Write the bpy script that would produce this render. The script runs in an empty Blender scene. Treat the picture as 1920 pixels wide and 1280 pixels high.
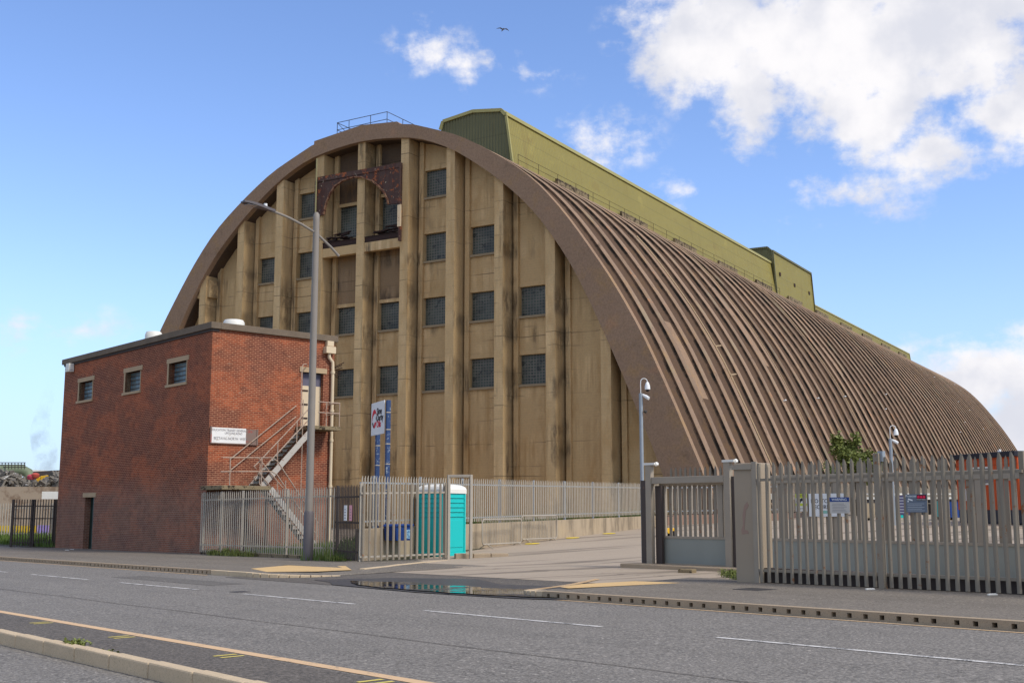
import bpy, math, random
from mathutils import Vector, Matrix
random.seed(7)
S = bpy.context.scene
COL = S.collection
R = math.radians

# ------------------------------------------------------------------ camera
EYE = 1.6
FPX = 2150.0                     # focal length in photo pixels (1920 wide)
PITCH = math.atan(315.0 / FPX)
cam_d = bpy.data.cameras.new('camera')
cam_d.sensor_width = 36.0
cam_d.lens = 36.0 * FPX / 1920.0
cam_d.clip_end = 4000
cam = bpy.data.objects.new('camera', cam_d)
COL.objects.link(cam)
cam.location = (0, 0, EYE)
cam.rotation_euler = (R(90) + PITCH, 0, 0)
S.camera = cam
S.render.resolution_x, S.render.resolution_y = 1024, 682

# ------------------------------------------------------------------ light
SUN_DIR = Vector((0.80, -0.52, 0.95)).normalized()     # towards the sun
sun_el = math.asin(SUN_DIR.z)
sun_az = math.atan2(SUN_DIR.x, SUN_DIR.y)
sd = bpy.data.lights.new('sun', 'SUN')
sd.energy = 2.1
sd.angle = R(14)
sd.color = (1.0, 0.955, 0.89)
so = bpy.data.objects.new('sun', sd)
COL.objects.link(so)
so.rotation_euler = SUN_DIR.to_track_quat('Z', 'Y').to_euler()
S.view_settings.view_transform = 'Standard'
S.view_settings.look = 'None'
S.view_settings.exposure = 0.62
S.view_settings.gamma = 1.0


class NT:
    """small node-tree writer"""
    def __init__(self, tree):
        self.t = tree
        self.n = tree.nodes
        self.n.clear()

    def node(self, typ, **kw):
        nd = self.n.new(typ)
        for k, v in kw.items():
            setattr(nd, k, v)
        return nd

    def link(self, a, b):
        self.t.links.new(a, b)

    def put(self, nd, key, v):
        if v is None:
            return
        s = nd.inputs[key]
        if hasattr(v, 'is_linked') or hasattr(v, 'links'):
            self.link(v, s)
        else:
            s.default_value = v

    def math(self, op, a, b=None, c=None, clamp=False):
        nd = self.node('ShaderNodeMath', operation=op, use_clamp=clamp)
        self.put(nd, 0, a)
        if b is not None:
            self.put(nd, 1, b)
        if c is not None:
            self.put(nd, 2, c)
        return nd.outputs[0]

    def mix(self, f, a, b, mode='MIX'):
        nd = self.node('ShaderNodeMix', data_type='RGBA', blend_type=mode)
        self.put(nd, 0, f)
        for k, v in ((6, a), (7, b)):
            if isinstance(v, tuple) and len(v) == 3:
                v = (*v, 1)
            self.put(nd, k, v)
        return nd.outputs[2]

    def ramp(self, f, a, b):
        nd = self.node('ShaderNodeMapRange', interpolation_type='SMOOTHSTEP')
        self.put(nd, 0, f)
        self.put(nd, 1, a)
        self.put(nd, 2, b)
        return nd.outputs[0]

    def noise(self, vec, scale=1.0, detail=4, rough=0.55, sc=(1, 1, 1), off=(0, 0, 0), lac=2.0):
        m = self.node('ShaderNodeMapping')
        self.link(vec, m.inputs[0])
        m.inputs['Scale'].default_value = sc
        m.inputs['Location'].default_value = off
        nd = self.node('ShaderNodeTexNoise')
        self.link(m.outputs[0], nd.inputs['Vector'])
        nd.inputs['Scale'].default_value = scale
        nd.inputs['Detail'].default_value = detail
        nd.inputs['Roughness'].default_value = rough
        nd.inputs['Lacunarity'].default_value = lac
        return nd.outputs['Fac']


def srgb(r, g, b):
    def f(c):
        c /= 255.0
        return c / 12.92 if c <= 0.04045 else ((c + 0.055) / 1.055) ** 2.4
    return (f(r), f(g), f(b))


def mul0(c, k):
    return tuple(x * k for x in c)


# ------------------------------------------------------------------ world
w = bpy.data.worlds.new('World')
S.world = w
w.use_nodes = True
N = NT(w.node_tree)
sky = N.node('ShaderNodeTexSky', sky_type='NISHITA')
sky.sun_disc = False
sky.sun_elevation = sun_el
sky.sun_rotation = sun_az
sky.altitude = 0
sky.air_density = 1.0
sky.dust_density = 0.1
sky.ozone_density = 2.2
tc = N.node('ShaderNodeTexCoord')
sep = N.node('ShaderNodeSeparateXYZ')
N.link(tc.outputs['Generated'], sep.inputs[0])
X, Y, Z = sep.outputs
az = N.math('MULTIPLY', N.math('ARCTAN2', X, Y), 57.29578)      # degrees, east of the view axis
el = N.math('MULTIPLY', N.math('ARCSINE', Z), 57.29578)
cv = N.node('ShaderNodeCombineXYZ')
N.link(az, cv.inputs[0])
N.link(el, cv.inputs[1])
cvec = cv.outputs[0]
big = N.noise(cvec, 0.16, 6, 0.62, sc=(1, 1.25, 1), off=(3.1, 1.7, 0))
fine = N.noise(cvec, 0.5, 7, 0.6, sc=(1, 1.3, 1), off=(11, 5, 0))


def blob(a0, e0, ra, re, gain=1.0):
    dx = N.math('DIVIDE', N.math('SUBTRACT', az, a0), ra)
    dy = N.math('DIVIDE', N.math('SUBTRACT', el, e0), re)
    d = N.math('SQRT', N.math('ADD', N.math('MULTIPLY', dx, dx), N.math('MULTIPLY', dy, dy)))
    return N.math('MULTIPLY', N.math('SUBTRACT', 1.0, d, clamp=False), gain)


blobs = [(10.2, 23.0, 5.4, 3.6, 1.2), (15.5, 22.5, 5.5, 3.8, 1.25), (21.5, 22.5, 6.5, 4.8, 1.3), (12.4, 19.6, 2.6, 3.2, 1.0),
         (26, 24.5, 7, 5.4, 1.3), (21.0, 16.6, 3.9, 1.6, 0.8), (25, 18.2, 4.2, 2.8, 1.1), (17.8, 18.5, 4.6, 2.6, 0.9), (16.4, 15.2, 3.2, 1.0, 0.36),
         (4.6, 18.2, 2.6, 1.4, 0.42), (-4.4, 22.6, 2.0, 1.3, 0.30), (-2.2, 21.9, 2.2, 1.1, 0.28), (1.0, 21.4, 1.6, 0.6, 0.25),
         (9.0, 15.6, 1.8, 0.7, 0.18), (13.6, 13.8, 1.4, 0.5, 0.15), (18.6, 14.1, 1.6, 0.5, 0.15),
         (-22.5, 8.4, 2.6, 0.8, 0.2), (21, 5.2, 6.0, 2.8, 1.1), (26.0, 4.0, 7, 4.5, 1.3), (-60, 18, 14, 7, .8), (60, 22, 20, 9, 1.1), (95, 14, 16, 8, 1), (-110, 25, 18, 9, .9), (150, 30, 25, 12, 1.1), (100, 30, 30, 14, 1.3), (-110, 30, 30, 14, 1.3), (-40, 58, 40, 14, 1.3), (20, 66, 50, 14, 1.4), (180, 25, 40, 12, 1.2), (-180, 25, 40, 12, 1.2),
         (120, 52, 40, 20, 1.5), (-150, 48, 40, 20, 1.4), (180, 60, 50, 18, 1.5), (-180, 60, 50, 18, 1.5), (70, 62, 40, 14, 1.3), (-80, 50, 25, 12, 1.1)]  # overhead and rear blobs: unseen clouds added as neutral fill light
acc = None
for b in blobs:
    v = blob(*b)
    acc = v if acc is None else N.math('MAXIMUM', acc, v)
nz = N.math('ADD', N.math('MULTIPLY', N.math('SUBTRACT', big, 0.5), 2.0), N.math('MULTIPLY', N.math('SUBTRACT', fine, 0.5), 1.7))
dens = N.math('ADD', acc, nz)
mask = N.ramp(dens, -0.06, 0.66)
mask = N.math('MULTIPLY', mask, N.ramp(acc, -0.35, 0.15))
shade = N.noise(cvec, 0.22, 5, 0.55, off=(7.7, 3.4, 0))
cl_hi = N.node('ShaderNodeRGB')
ccol = N.mix(N.ramp(shade, 0.35, 0.66), mul0(srgb(214, 216, 226), .72), mul0(srgb(242, 240, 242), .73))
# clear-sky colour: Nishita, graded slightly towards the photograph's sky
skyc = N.node('ShaderNodeMix', data_type='RGBA', blend_type='MULTIPLY')
skyc.inputs[0].default_value = 1.0
N.link(sky.outputs[0], skyc.inputs[6])
skyc.inputs[7].default_value = (0.112, 0.118, 0.142, 1)
hz = N.ramp(el, 24.0, -1.0)
skyb = N.mix(N.math('MULTIPLY', hz, 0.10), skyc.outputs[2], mul0(srgb(196, 222, 250), .72))
skyb = N.mix(N.math('MULTIPLY', N.ramp(el, 13.0, -1.0), .80), skyb, mul0(srgb(182, 214, 246), .64))
fin = N.mix(mask, skyb, ccol)
bg = N.node('ShaderNodeBackground')
N.link(fin, bg.inputs[0])
bg.inputs[1].default_value = 1.0
out = N.node('ShaderNodeOutputWorld')
N.link(bg.outputs[0], out.inputs[0])

# ------------------------------------------------------------------ frames
A_S, A_R = R(-31.1), R(-48.3)                 # silo frame and road frame turn
SX = Vector((math.cos(A_S), math.sin(A_S), 0)); SY = Vector((-math.sin(A_S), math.cos(A_S), 0))
RX = Vector((math.cos(A_R), math.sin(A_R), 0)); RY = Vector((-math.sin(A_R), math.cos(A_R), 0))
SC, T0 = -45.6, 56.51                          # silo axis and end-wall plane


def silo(d, t, z=0.0):
    return SX * (SC + d) + SY * (T0 + t) + Vector((0, 0, z))


def road(u, v, z=0.0):
    return RX * u + RY * v + Vector((0, 0, z))


def clamp(a, l, h):
    return max(l, min(h, a))


def zr(u):
    return .0088 * (clamp(u, -60, 25) + 12)


def gz(u, v):
    """height of the ground"""
    z = zr(u)
    if v < 15.0:
        return z
    mouth = -27 < u < -16.5
    b = .12 if not mouth else .02 + .1 * clamp((v - 15) / 5, 0, 1)
    return z + b + .042 * clamp(v - 23, 0, 38)


def gzp(P):
    return gz(P.dot(RX), P.dot(RY))


def at(x, y, Yd):
    """survey helper: the point seen at photo pixel x,y at distance Yd (metres along +Y)"""
    a, b = (x - 960) / FPX, -(y - 640) / FPX
    cp, sp = math.cos(PITCH), math.sin(PITCH)
    r = Vector((a, cp - b * sp, sp + b * cp))
    return Vector((0, 0, EYE)) + r * (Yd / r.y)


# ------------------------------------------------------------------ object helpers
class MB:
    def __init__(self):
        self.v, self.f, self.m = [], [], []
        self.mi = 0

    def face(self, pts):
        i = len(self.v)
        self.v += [Vector(p) for p in pts]
        self.f.append(list(range(i, i + len(pts))))
        self.m.append(self.mi)

    def box(self, x0, x1, y0, y1, z0, z1):
        P = [Vector((x, y, z)) for z in (z0, z1) for y in (y0, y1) for x in (x0, x1)]
        i = len(self.v)
        self.v += P
        for f in ((0, 2, 3, 1), (4, 5, 7, 6), (0, 1, 5, 4), (2, 6, 7, 3), (0, 4, 6, 2), (1, 3, 7, 5)):
            self.f.append([i + k for k in f])
            self.m.append(self.mi)
        return self

    def obox(self, c, ax, ay, az_):
        """box from centre and three half-axis vectors"""
        c, ax, ay, az_ = Vector(c), Vector(ax), Vector(ay), Vector(az_)
        i = len(self.v)
        self.v += [c + sx * ax + sy * ay + sz * az_ for sz in (-1, 1) for sy in (-1, 1) for sx in (-1, 1)]
        flip = ax.cross(ay).dot(az_) < 0
        for f in ((0, 2, 3, 1), (4, 5, 7, 6), (0, 1, 5, 4), (2, 6, 7, 3), (0, 4, 6, 2), (1, 3, 7, 5)):
            g = [i + k for k in f]
            self.f.append(g[::-1] if flip else g)
            self.m.append(self.mi)
        return self

    def bar(self, p, q, wx, wz, up=(0, 0, 1)):
        p, q = Vector(p), Vector(q)
        d = (q - p)
        L = d.length / 2
        d.normalize()
        s = d.cross(Vector(up))
        if s.length < 1e-4:
            s = d.cross(Vector((1, 0, 0)))
        s.normalize()
        n = s.cross(d)
        return self.obox((p + q) / 2, d * L, s * (wx / 2), n * (wz / 2))

    def tube(self, pts, r, n=8, cap=True, closed=False):
        pts = [Vector(p) for p in pts]
        rs = r if isinstance(r, (list, tuple)) else [r] * len(pts)
        base = len(self.v)
        prev = None
        for k, p in enumerate(pts):
            a = pts[max(k - 1, 0)]
            b = pts[min(k + 1, len(pts) - 1)]
            d = (b - a).normalized()
            if prev is None:
                s = d.cross(Vector((0, 0, 1)))
                if s.length < 0.05:
                    s = d.cross(Vector((1, 0, 0)))
            else:
                s = prev - d * prev.dot(d)
            s.normalize()
            prev = s
            n2 = d.cross(s)
            for j in range(n):
                a_ = 2 * math.pi * j / n
                self.v.append(p + (s * math.cos(a_) + n2 * math.sin(a_)) * rs[k])
        for k in range(len(pts) - 1):
            for j in range(n):
                a_ = base + k * n + j
                b_ = base + k * n + (j + 1) % n
                self.f.append([a_, b_, b_ + n, a_ + n])
                self.m.append(self.mi)
        if cap:
            self.f.append([base + j for j in range(n)][::-1])
            self.f.append([base + (len(pts) - 1) * n + j for j in range(n)])
            self.m += [self.mi] * 2
        return self

    def lathe(self, c, prof, n=24):
        c = Vector(c)
        base = len(self.v)
        for r, z in prof:
            for j in range(n):
                a_ = 2 * math.pi * j / n
                self.v.append(c + Vector((r * math.cos(a_), r * math.sin(a_), z)))
        for k in range(len(prof) - 1):
            for j in range(n):
                a_ = base + k * n + j
                b_ = base + k * n + (j + 1) % n
                self.f.append([a_, b_, b_ + n, a_ + n])
                self.m.append(self.mi)
        self.f.append([base + (len(prof) - 1) * n + j for j in range(n)])
        self.m.append(self.mi)
        return self

    def prism(self, poly, y0, y1):
        """polygon in x,z (seen from -y, any winding) extruded from y0 to y1"""
        ar = sum(poly[i][0] * poly[(i + 1) % len(poly)][1] - poly[(i + 1) % len(poly)][0] * poly[i][1] for i in range(len(poly)))
        if ar < 0:
            poly = poly[::-1]
        n = len(poly)
        i = len(self.v)
        self.v += [Vector((x, y0, z)) for x, z in poly] + [Vector((x, y1, z)) for x, z in poly]
        self.f.append([i + k for k in range(n)])
        self.f.append([i + n + k for k in range(n)][::-1])
        self.m += [self.mi] * 2
        for k in range(n):
            j = (k + 1) % n
            self.f.append([i + k, i + n + k, i + n + j, i + j])
            self.m.append(self.mi)
        return self

    def wall(self, x0, x1, z0, z1, holes, y=0.0, depth=0.2, back=False):
        """a wall face on y with rectangular holes (xa,xb,za,zb) and reveals going back"""
        xs = sorted({x0, x1, *[h[0] for h in holes], *[h[1] for h in holes]})
        zs = sorted({z0, z1, *[h[2] for h in holes], *[h[3] for h in holes]})
        for a, b in zip(xs, xs[1:]):
            for c, d in zip(zs, zs[1:]):
                mx, mz = (a + b) / 2, (c + d) / 2
                if any(h[0] < mx < h[1] and h[2] < mz < h[3] for h in holes):
                    continue
                self.face([(a, y, c), (b, y, c), (b, y, d), (a, y, d)])
        for a, b, c, d in holes:
            e = y + depth
            self.face([(a, y, c), (a, y, d), (a, e, d), (a, e, c)])
            self.face([(b, y, c), (b, e, c), (b, e, d), (b, y, d)])
            self.face([(a, y, d), (b, y, d), (b, e, d), (a, e, d)])
            self.face([(a, y, c), (a, e, c), (b, e, c), (b, y, c)])
            if back:
                self.face([(a, e, c), (b, e, c), (b, e, d), (a, e, d)])
        return self

    def build(self, name, mat, parent=None, smooth=False, merge=False, bevel=0.0):
        me = bpy.data.meshes.new(name)
        me.from_pydata([tuple(p) for p in self.v], [], self.f)
        mats = mat if isinstance(mat, (list, tuple)) else [mat]
        for m in mats:
            me.materials.append(m)
        me.polygons.foreach_set('material_index', self.m)
        uv = me.uv_layers.new(name='UVMap').data
        for p in me.polygons:
            n = p.normal
            if abs(n.z) > 0.75:
                for li in p.loop_indices:
                    c = me.vertices[me.loops[li].vertex_index].co
                    uv[li].uv = (c.x, c.y)
            else:
                tx, ty = -n.y, n.x
                l = math.hypot(tx, ty) or 1
                tx, ty = tx / l, ty / l
                for li in p.loop_indices:
                    c = me.vertices[me.loops[li].vertex_index].co
                    uv[li].uv = (c.x * tx + c.y * ty, c.z)
        if smooth:
            me.polygons.foreach_set('use_smooth', [True] * len(me.polygons))
            try:
                me.set_sharp_from_angle(angle=R(40))
            except Exception:
                pass
        me.update()
        o = bpy.data.objects.new(name, me)
        COL.objects.link(o)
        if merge:
            import bmesh
            bm = bmesh.new()
            bm.from_mesh(me)
            bmesh.ops.remove_doubles(bm, verts=bm.verts, dist=0.0005)
            bm.to_mesh(me)
            bm.free()
        if bevel:
            md = o.modifiers.new('bevel', 'BEVEL')
            md.width = bevel
            md.segments = 2
            md.limit_method = 'ANGLE'
            md.angle_limit = R(50)
        if parent is not None:
            o.parent = parent
        return o


def tag(o, label, cat, group=None):
    o['label'] = label
    o['category'] = cat
    if group:
        o['group'] = group
    return o


def struct(o, label=None, cat=None):
    o['kind'] = 'structure'
    if label:
        o['label'] = label
    if cat:
        o['category'] = cat
    return o


def thing(name, label, cat, loc=(0, 0, 0), rz=0.0, group=None):
    o = bpy.data.objects.new(name, None)
    o.empty_display_size = 0.3
    COL.objects.link(o)
    o.location = loc
    o.rotation_euler = (0, 0, rz)
    return tag(o, label, cat, group)


def copy_tree(o, parent=None):
    c = o.copy()
    COL.objects.link(c)
    c.parent = parent
    for ch in [k for k in COL.objects if k.parent == o]:
        copy_tree(ch, c)
    return c


def text(name, s, size, mat, parent, loc, rot, ax='CENTER', bold=0.0, sx=1.0, ext=0.003):
    """flat lettering from the built-in font, as a mesh part"""
    cu = bpy.data.curves.new(name, 'FONT')
    cu.body = s
    cu.size = size
    cu.align_x = ax
    cu.align_y = 'CENTER'
    cu.extrude = ext
    cu.offset = bold
    cu.resolution_u = 3
    t = bpy.data.objects.new(name + '_tmp', cu)
    COL.objects.link(t)
    dg = bpy.context.evaluated_depsgraph_get()
    me = bpy.data.meshes.new_from_object(t.evaluated_get(dg))
    COL.objects.unlink(t)
    bpy.data.objects.remove(t)
    me.name = name
    me.materials.clear()
    me.materials.append(mat)
    for p in me.polygons:
        p.material_index = 0
    o = bpy.data.objects.new(name, me)
    COL.objects.link(o)
    o.parent = parent
    o.location = loc
    o.rotation_euler = rot
    o.scale = (sx, 1, 1)
    return o


# ------------------------------------------------------------------ materials
def mat(name, col, rough=0.8, metal=0.0, spec=0.3, fn=None, bump=None):
    m = bpy.data.materials.new(name)
    m.use_nodes = True
    T = NT(m.node_tree)
    b = T.node('ShaderNodeBsdfPrincipled')
    o = T.node('ShaderNodeOutputMaterial')
    T.link(b.outputs[0], o.inputs[0])
    b.inputs['Roughness'].default_value = rough
    b.inputs['Metallic'].default_value = metal
    b.inputs['Specular IOR Level'].default_value = spec
    b.inputs['Base Color'].default_value = (*col, 1)
    geo = T.node('ShaderNodeNewGeometry')
    P = geo.outputs['Position']
    tcx = T.node('ShaderNodeTexCoord')
    T.P, T.UV, T.O = P, tcx.outputs['UV'], tcx.outputs['Object']
    T.bsdf = b
    if fn:
        r = fn(T, col)
        if r is not None:
            T.link(r, b.inputs['Base Color'])
    return m


def set_bump(T, h, strength=0.3, dist=0.02):
    bp = T.node('ShaderNodeBump')
    bp.inputs['Strength'].default_value = strength
    bp.inputs['Distance'].default_value = dist
    T.link(h, bp.inputs['Height'])
    T.link(bp.outputs[0], T.bsdf.inputs['Normal'])


def mul(c, k):
    return tuple(x * k for x in c)


def f_plain(var=0.25, scale=1.5, speck=0.0, bump=0.0):
    def fn(T, c):
        n = T.noise(T.P, scale, 5, 0.6)
        r = T.mix(n, mul(c, 1 - var), mul(c, 1 + var))
        if speck:
            s = T.noise(T.P, scale * 30, 3, 0.7)
            r = T.mix(T.ramp(s, 0.5, 0.7), r, mul(c, 1 - speck))
        if bump:
            set_bump(T, T.noise(T.P, scale * 20, 4, 0.6), bump, 0.01)
        return r
    return fn


def zzc(T, zz):
    cb = T.node('ShaderNodeVectorMath', operation='MULTIPLY')
    T.link(T.P, cb.inputs[0])
    cb.inputs[1].default_value = (1, 1, 3)
    return cb.outputs[0]


def f_tan(T, c, so=.575, sk=.75):
    """board-marked weathered concrete of the end wall"""
    big_ = T.noise(T.P, 0.35, 4, 0.6)
    r = T.mix(big_, mul(c, 0.80), (c[0] * 1.15, c[1] * 1.10, c[2] * 0.98))
    st = T.noise(T.P, 1.0, 5, 0.65, sc=(2.6, 2.6, 0.10))
    r = T.mix(T.ramp(st, 0.44, 0.66), r, (c[0] * .70, c[1] * .64, c[2] * .54))
    pale = T.noise(T.P, 1.0, 4, 0.6, sc=(1.6, 1.6, 0.22), off=(9, 3, 1))
    r = T.mix(T.math('MULTIPLY', T.ramp(pale, 0.55, 0.75), .6), r, (c[0] * 1.35, c[1] * 1.32, c[2] * 1.3))
    soot = T.noise(T.P, 1.0, 4, 0.6, sc=(0.9, 0.9, 0.07), off=(4.2, 7, 2))
    fine_ = T.noise(T.P, 2.2, 5, 0.7, sc=(1.2, 1.2, .5), off=(1, 5, 2))
    sm = T.math('MULTIPLY', T.ramp(soot, so, so + .11), T.ramp(fine_, 0.30, 0.60))
    r = T.mix(T.math('MULTIPLY', sm, sk), r, (.045, .033, .024))
    so_ = T.node('ShaderNodeSeparateXYZ')
    T.link(T.O, so_.inputs[0])
    fx = T.math('FRACT', T.math('DIVIDE', T.math('ADD', so_.outputs[0], 35.05), 3.5))
    band = T.math('MULTIPLY', T.ramp(fx, .05, .10), T.ramp(fx, .245, .20))
    run = T.noise(T.O, 1.0, 4, .6, sc=(.55, .2, .075), off=(3, 6, 1.5))
    brk = T.noise(T.O, 1.0, 5, .75, sc=(5, 1, .55), off=(8, 1, 1))
    sb = T.math('MULTIPLY', T.math('MULTIPLY', band, T.ramp(run, .44, .60)), T.ramp(brk, .34, .56))
    r = T.mix(T.math('MULTIPLY', sb, .76), r, (.030, .022, .018))  # runs right of each pier: stains plus recess shade painted in
    # horizontal lift joints and board lines
    sp = T.node('ShaderNodeSeparateXYZ')
    T.link(T.P, sp.inputs[0])
    wob = T.math('MULTIPLY', T.noise(T.P, 0.9, 3, 0.5), 0.10)
    zz = T.math('ADD', sp.outputs[2], wob)
    fr = T.math('FRACT', T.math('DIVIDE', zz, 1.37))
    ln = T.math('LESS_THAN', fr, 0.042)
    ln = T.math('MULTIPLY', ln, T.ramp(T.noise(T.P, 0.8, 3, .6, off=(2, 8, 5)), .42, .58))
    r = T.mix(T.math('MULTIPLY', ln, .62), r, mul(c, 0.28))
    f4 = T.math('LESS_THAN', T.math('FRACT', T.math('DIVIDE', T.math('ADD', zz, .55), 4.09)), .014)
    r = T.mix(T.math('MULTIPLY', f4, .75), r, mul(c, 0.22))
    lift = T.noise(zzc(T, zz), 1.0, 1, .5, sc=(.28, .28, .24), off=(2, 2, 2))
    r = T.mix(T.ramp(lift, .35, .65), (c[0] * .84, c[1] * .80, c[2] * .72), r)
    och = T.noise(T.P, 1.0, 5, .65, sc=(.8, .8, .25), off=(7, 17, 4))
    r = T.mix(T.math('MULTIPLY', T.ramp(och, .50, .66), .32), r, srgb(164, 122, 66))
    fb = T.math('FRACT', T.math('DIVIDE', zz, 0.152))
    bl = T.ramp(T.math('ABSOLUTE', T.math('SUBTRACT', fb, .5)), 0.40, 0.5)
    r = T.mix(T.math('MULTIPLY', bl, .16), r, mul(c, 0.4))
    ft = T.noise(T.P, 9.0, 4, 0.7)
    r = T.mix(T.ramp(ft, .35, .75), r, T.mix(.30, r, mul(c, .5)))
    h = T.math('SUBTRACT', T.math('MULTIPLY', ft, .5), T.math('MULTIPLY', bl, .6))
    set_bump(T, h, .45, .02)
    return r


def f_brown(T, c):
    """exposed-aggregate gunite of the arch rim, shell and ribs"""
    big_ = T.noise(T.P, 0.22, 4, 0.6)
    r = T.mix(big_, mul(c, 0.78), mul(c, 1.2))
    m_ = T.noise(T.P, 0.9, 5, 0.65, off=(5, 1, 8))
    r = T.mix(T.ramp(m_, .50, .72), r, (c[0] * 1.15, c[1] * 1.08, c[2] * .80))
    dk = T.noise(T.P, 0.55, 5, 0.65, off=(1, 9, 3))
    r = T.mix(T.math('MULTIPLY', T.ramp(dk, .56, .74), .55), r, mul(c, 0.42))
    pk = T.noise(T.P, 0.42, 3, 0.6, off=(8, 2, 1))
    r = T.mix(T.math('MULTIPLY', T.ramp(pk, .60, .74), .45), r, (c[0] * 1.5, c[1] * 1.15, c[2] * .95))
    ft = T.noise(T.P, 9.0, 5, 0.75)
    r = T.mix(T.ramp(ft, .35, .70), T.mix(.22, r, mul(c, 1.5)), T.mix(.30, r, mul(c, .45)))
    set_bump(T, ft, .35, .02)
    return r


def f_rib(T, c):
    """rib concrete: every rib a slightly different cast, with lime and rust runs along it"""
    oi = T.node('ShaderNodeObjectInfo')
    k = oi.outputs['Random']
    r = f_brown(T, c)
    r = T.mix(T.math('MULTIPLY', T.ramp(k, .50, 1.0), .6), r, mul(c, .55))
    r = T.mix(T.math('MULTIPLY', T.ramp(k, .35, .0), .35), r, mul(c, 1.25))
    ru = T.noise(T.P, .9, 4, .7, off=(3, 14, 6))
    r = T.mix(T.math('MULTIPLY', T.ramp(ru, .60, .70), .55), r, srgb(176, 124, 86))
    dk = T.noise(T.P, .8, 5, .7, off=(13, 4, 6))
    r = T.mix(T.math('MULTIPLY', T.ramp(dk, .58, .68), .6), r, srgb(62, 52, 44))
    gy = T.noise(T.P, .35, 4, .7, off=(1, 24, 9))
    return T.mix(T.math('MULTIPLY', T.ramp(gy, .52, .68), .35), r, srgb(140, 136, 110))


def f_brick(dirt=0.5):
    def fn(T, c):
        br = T.node('ShaderNodeTexBrick')
        T.link(T.UV, br.inputs['Vector'])
        br.inputs['Scale'].default_value = 1.0
        br.inputs['Brick Width'].default_value = 0.235
        br.inputs['Row Height'].default_value = 0.0785
        br.inputs['Mortar Size'].default_value = 0.0125
        br.inputs['Mortar Smooth'].default_value = 0.15
        br.inputs['Bias'].default_value = 0.0
        br.inputs['Color1'].default_value = (1, 1, 1, 1)
        br.inputs['Color2'].default_value = (0, 0, 0, 1)
        br.inputs['Mortar'].default_value = (.5, .5, .5, 1)
        tint = br.outputs['Color']
        big_ = T.noise(T.P, 0.28, 4, 0.6, sc=(1.5, 1.5, 2.6), off=(3, 6, 1))
        hot = T.mix(T.ramp(big_, .44, .60), srgb(110, 54, 40), srgb(168, 78, 42))
        r = T.mix(tint, T.mix(.5, hot, srgb(78, 38, 32)), T.mix(.25, hot, srgb(156, 96, 70)))
        od = T.noise(T.UV, 1.0, 1, .5, sc=(4.25, 12.7, 1), off=(3, 1, 0))
        r = T.mix(T.math('MULTIPLY', T.ramp(od, .70, .73), .5), r, srgb(176, 140, 116))
        # grime of the lower courses
        sp = T.node('ShaderNodeSeparateXYZ')
        T.link(T.P, sp.inputs[0])
        wob = T.math('MULTIPLY', T.math('SUBTRACT', T.noise(T.P, .5, 4, .6), .5), 1.8)
        low = T.ramp(T.math('ADD', sp.outputs[2], wob), 3.3, 1.6)
        grime = T.mix(T.noise(T.P, 1.3, 5, .65, sc=(1, 1, 3)), srgb(112, 76, 62), srgb(168, 130, 104))
        r = T.mix(T.math('MULTIPLY', low, .45), r, grime)
        pur = T.noise(T.P, .45, 3, .6, sc=(1, 1, 2), off=(8, 4, 9))
        r = T.mix(T.math('MULTIPLY', T.ramp(pur, .52, .68), .3), r, srgb(76, 38, 44))
        mort = T.mix(low, srgb(168, 118, 88), srgb(144, 120, 102))
        r = T.mix(br.outputs['Fac'], r, mort)
        dn = T.noise(T.P, 3.0, 5, .7)
        r = T.mix(T.ramp(dn, .4, .8), r, T.mix(.45, r, srgb(60, 34, 30)))
        h = T.math('SUBTRACT', T.math('MULTIPLY', dn, .3), br.outputs['Fac'])
        set_bump(T, h, .5, .012)
        return r
    return fn


def f_glassblock(w_, h_):
    def fn(T, c):
        br = T.node('ShaderNodeTexBrick')
        T.link(T.UV, br.inputs['Vector'])
        br.offset = 0.0
        br.inputs['Scale'].default_value = 1.0
        br.inputs['Brick Width'].default_value = w_
        br.inputs['Row Height'].default_value = h_
        br.inputs['Mortar Size'].default_value = 0.03
        br.inputs['Mortar Smooth'].default_value = 0.3
        br.inputs['Color1'].default_value = (*mul(c, 1.25), 1)
        br.inputs['Color2'].default_value = (*mul(c, .8), 1)
        br.inputs['Mortar'].default_value = (*srgb(112, 106, 94), 1)
        n = T.noise(T.P, 1.1, 4, .6)
        r = T.mix(T.ramp(n, .4, .7), br.outputs['Color'], T.mix(.5, br.outputs['Color'], (.012, .016, .015)))
        n2 = T.noise(T.P, .9, 3, .6, off=(4, 1, 7))
        r = T.mix(T.math('MULTIPLY', T.ramp(n2, .5, .7), .5), r, srgb(92, 94, 82))
        n3 = T.noise(T.UV, 1.0, 0, .5, sc=(2.6, 2.8, 1), off=(5, 2, 0))
        r = T.mix(T.math('MULTIPLY', T.ramp(n3, .72, .73), .6), r, (.01, .01, .01))
        T.bsdf.inputs['Roughness'].default_value = .38
        T.bsdf.inputs['Specular IOR Level'].default_value = .3
        set_bump(T, br.outputs['Fac'], -.6, .03)
        return r
    return fn


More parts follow.
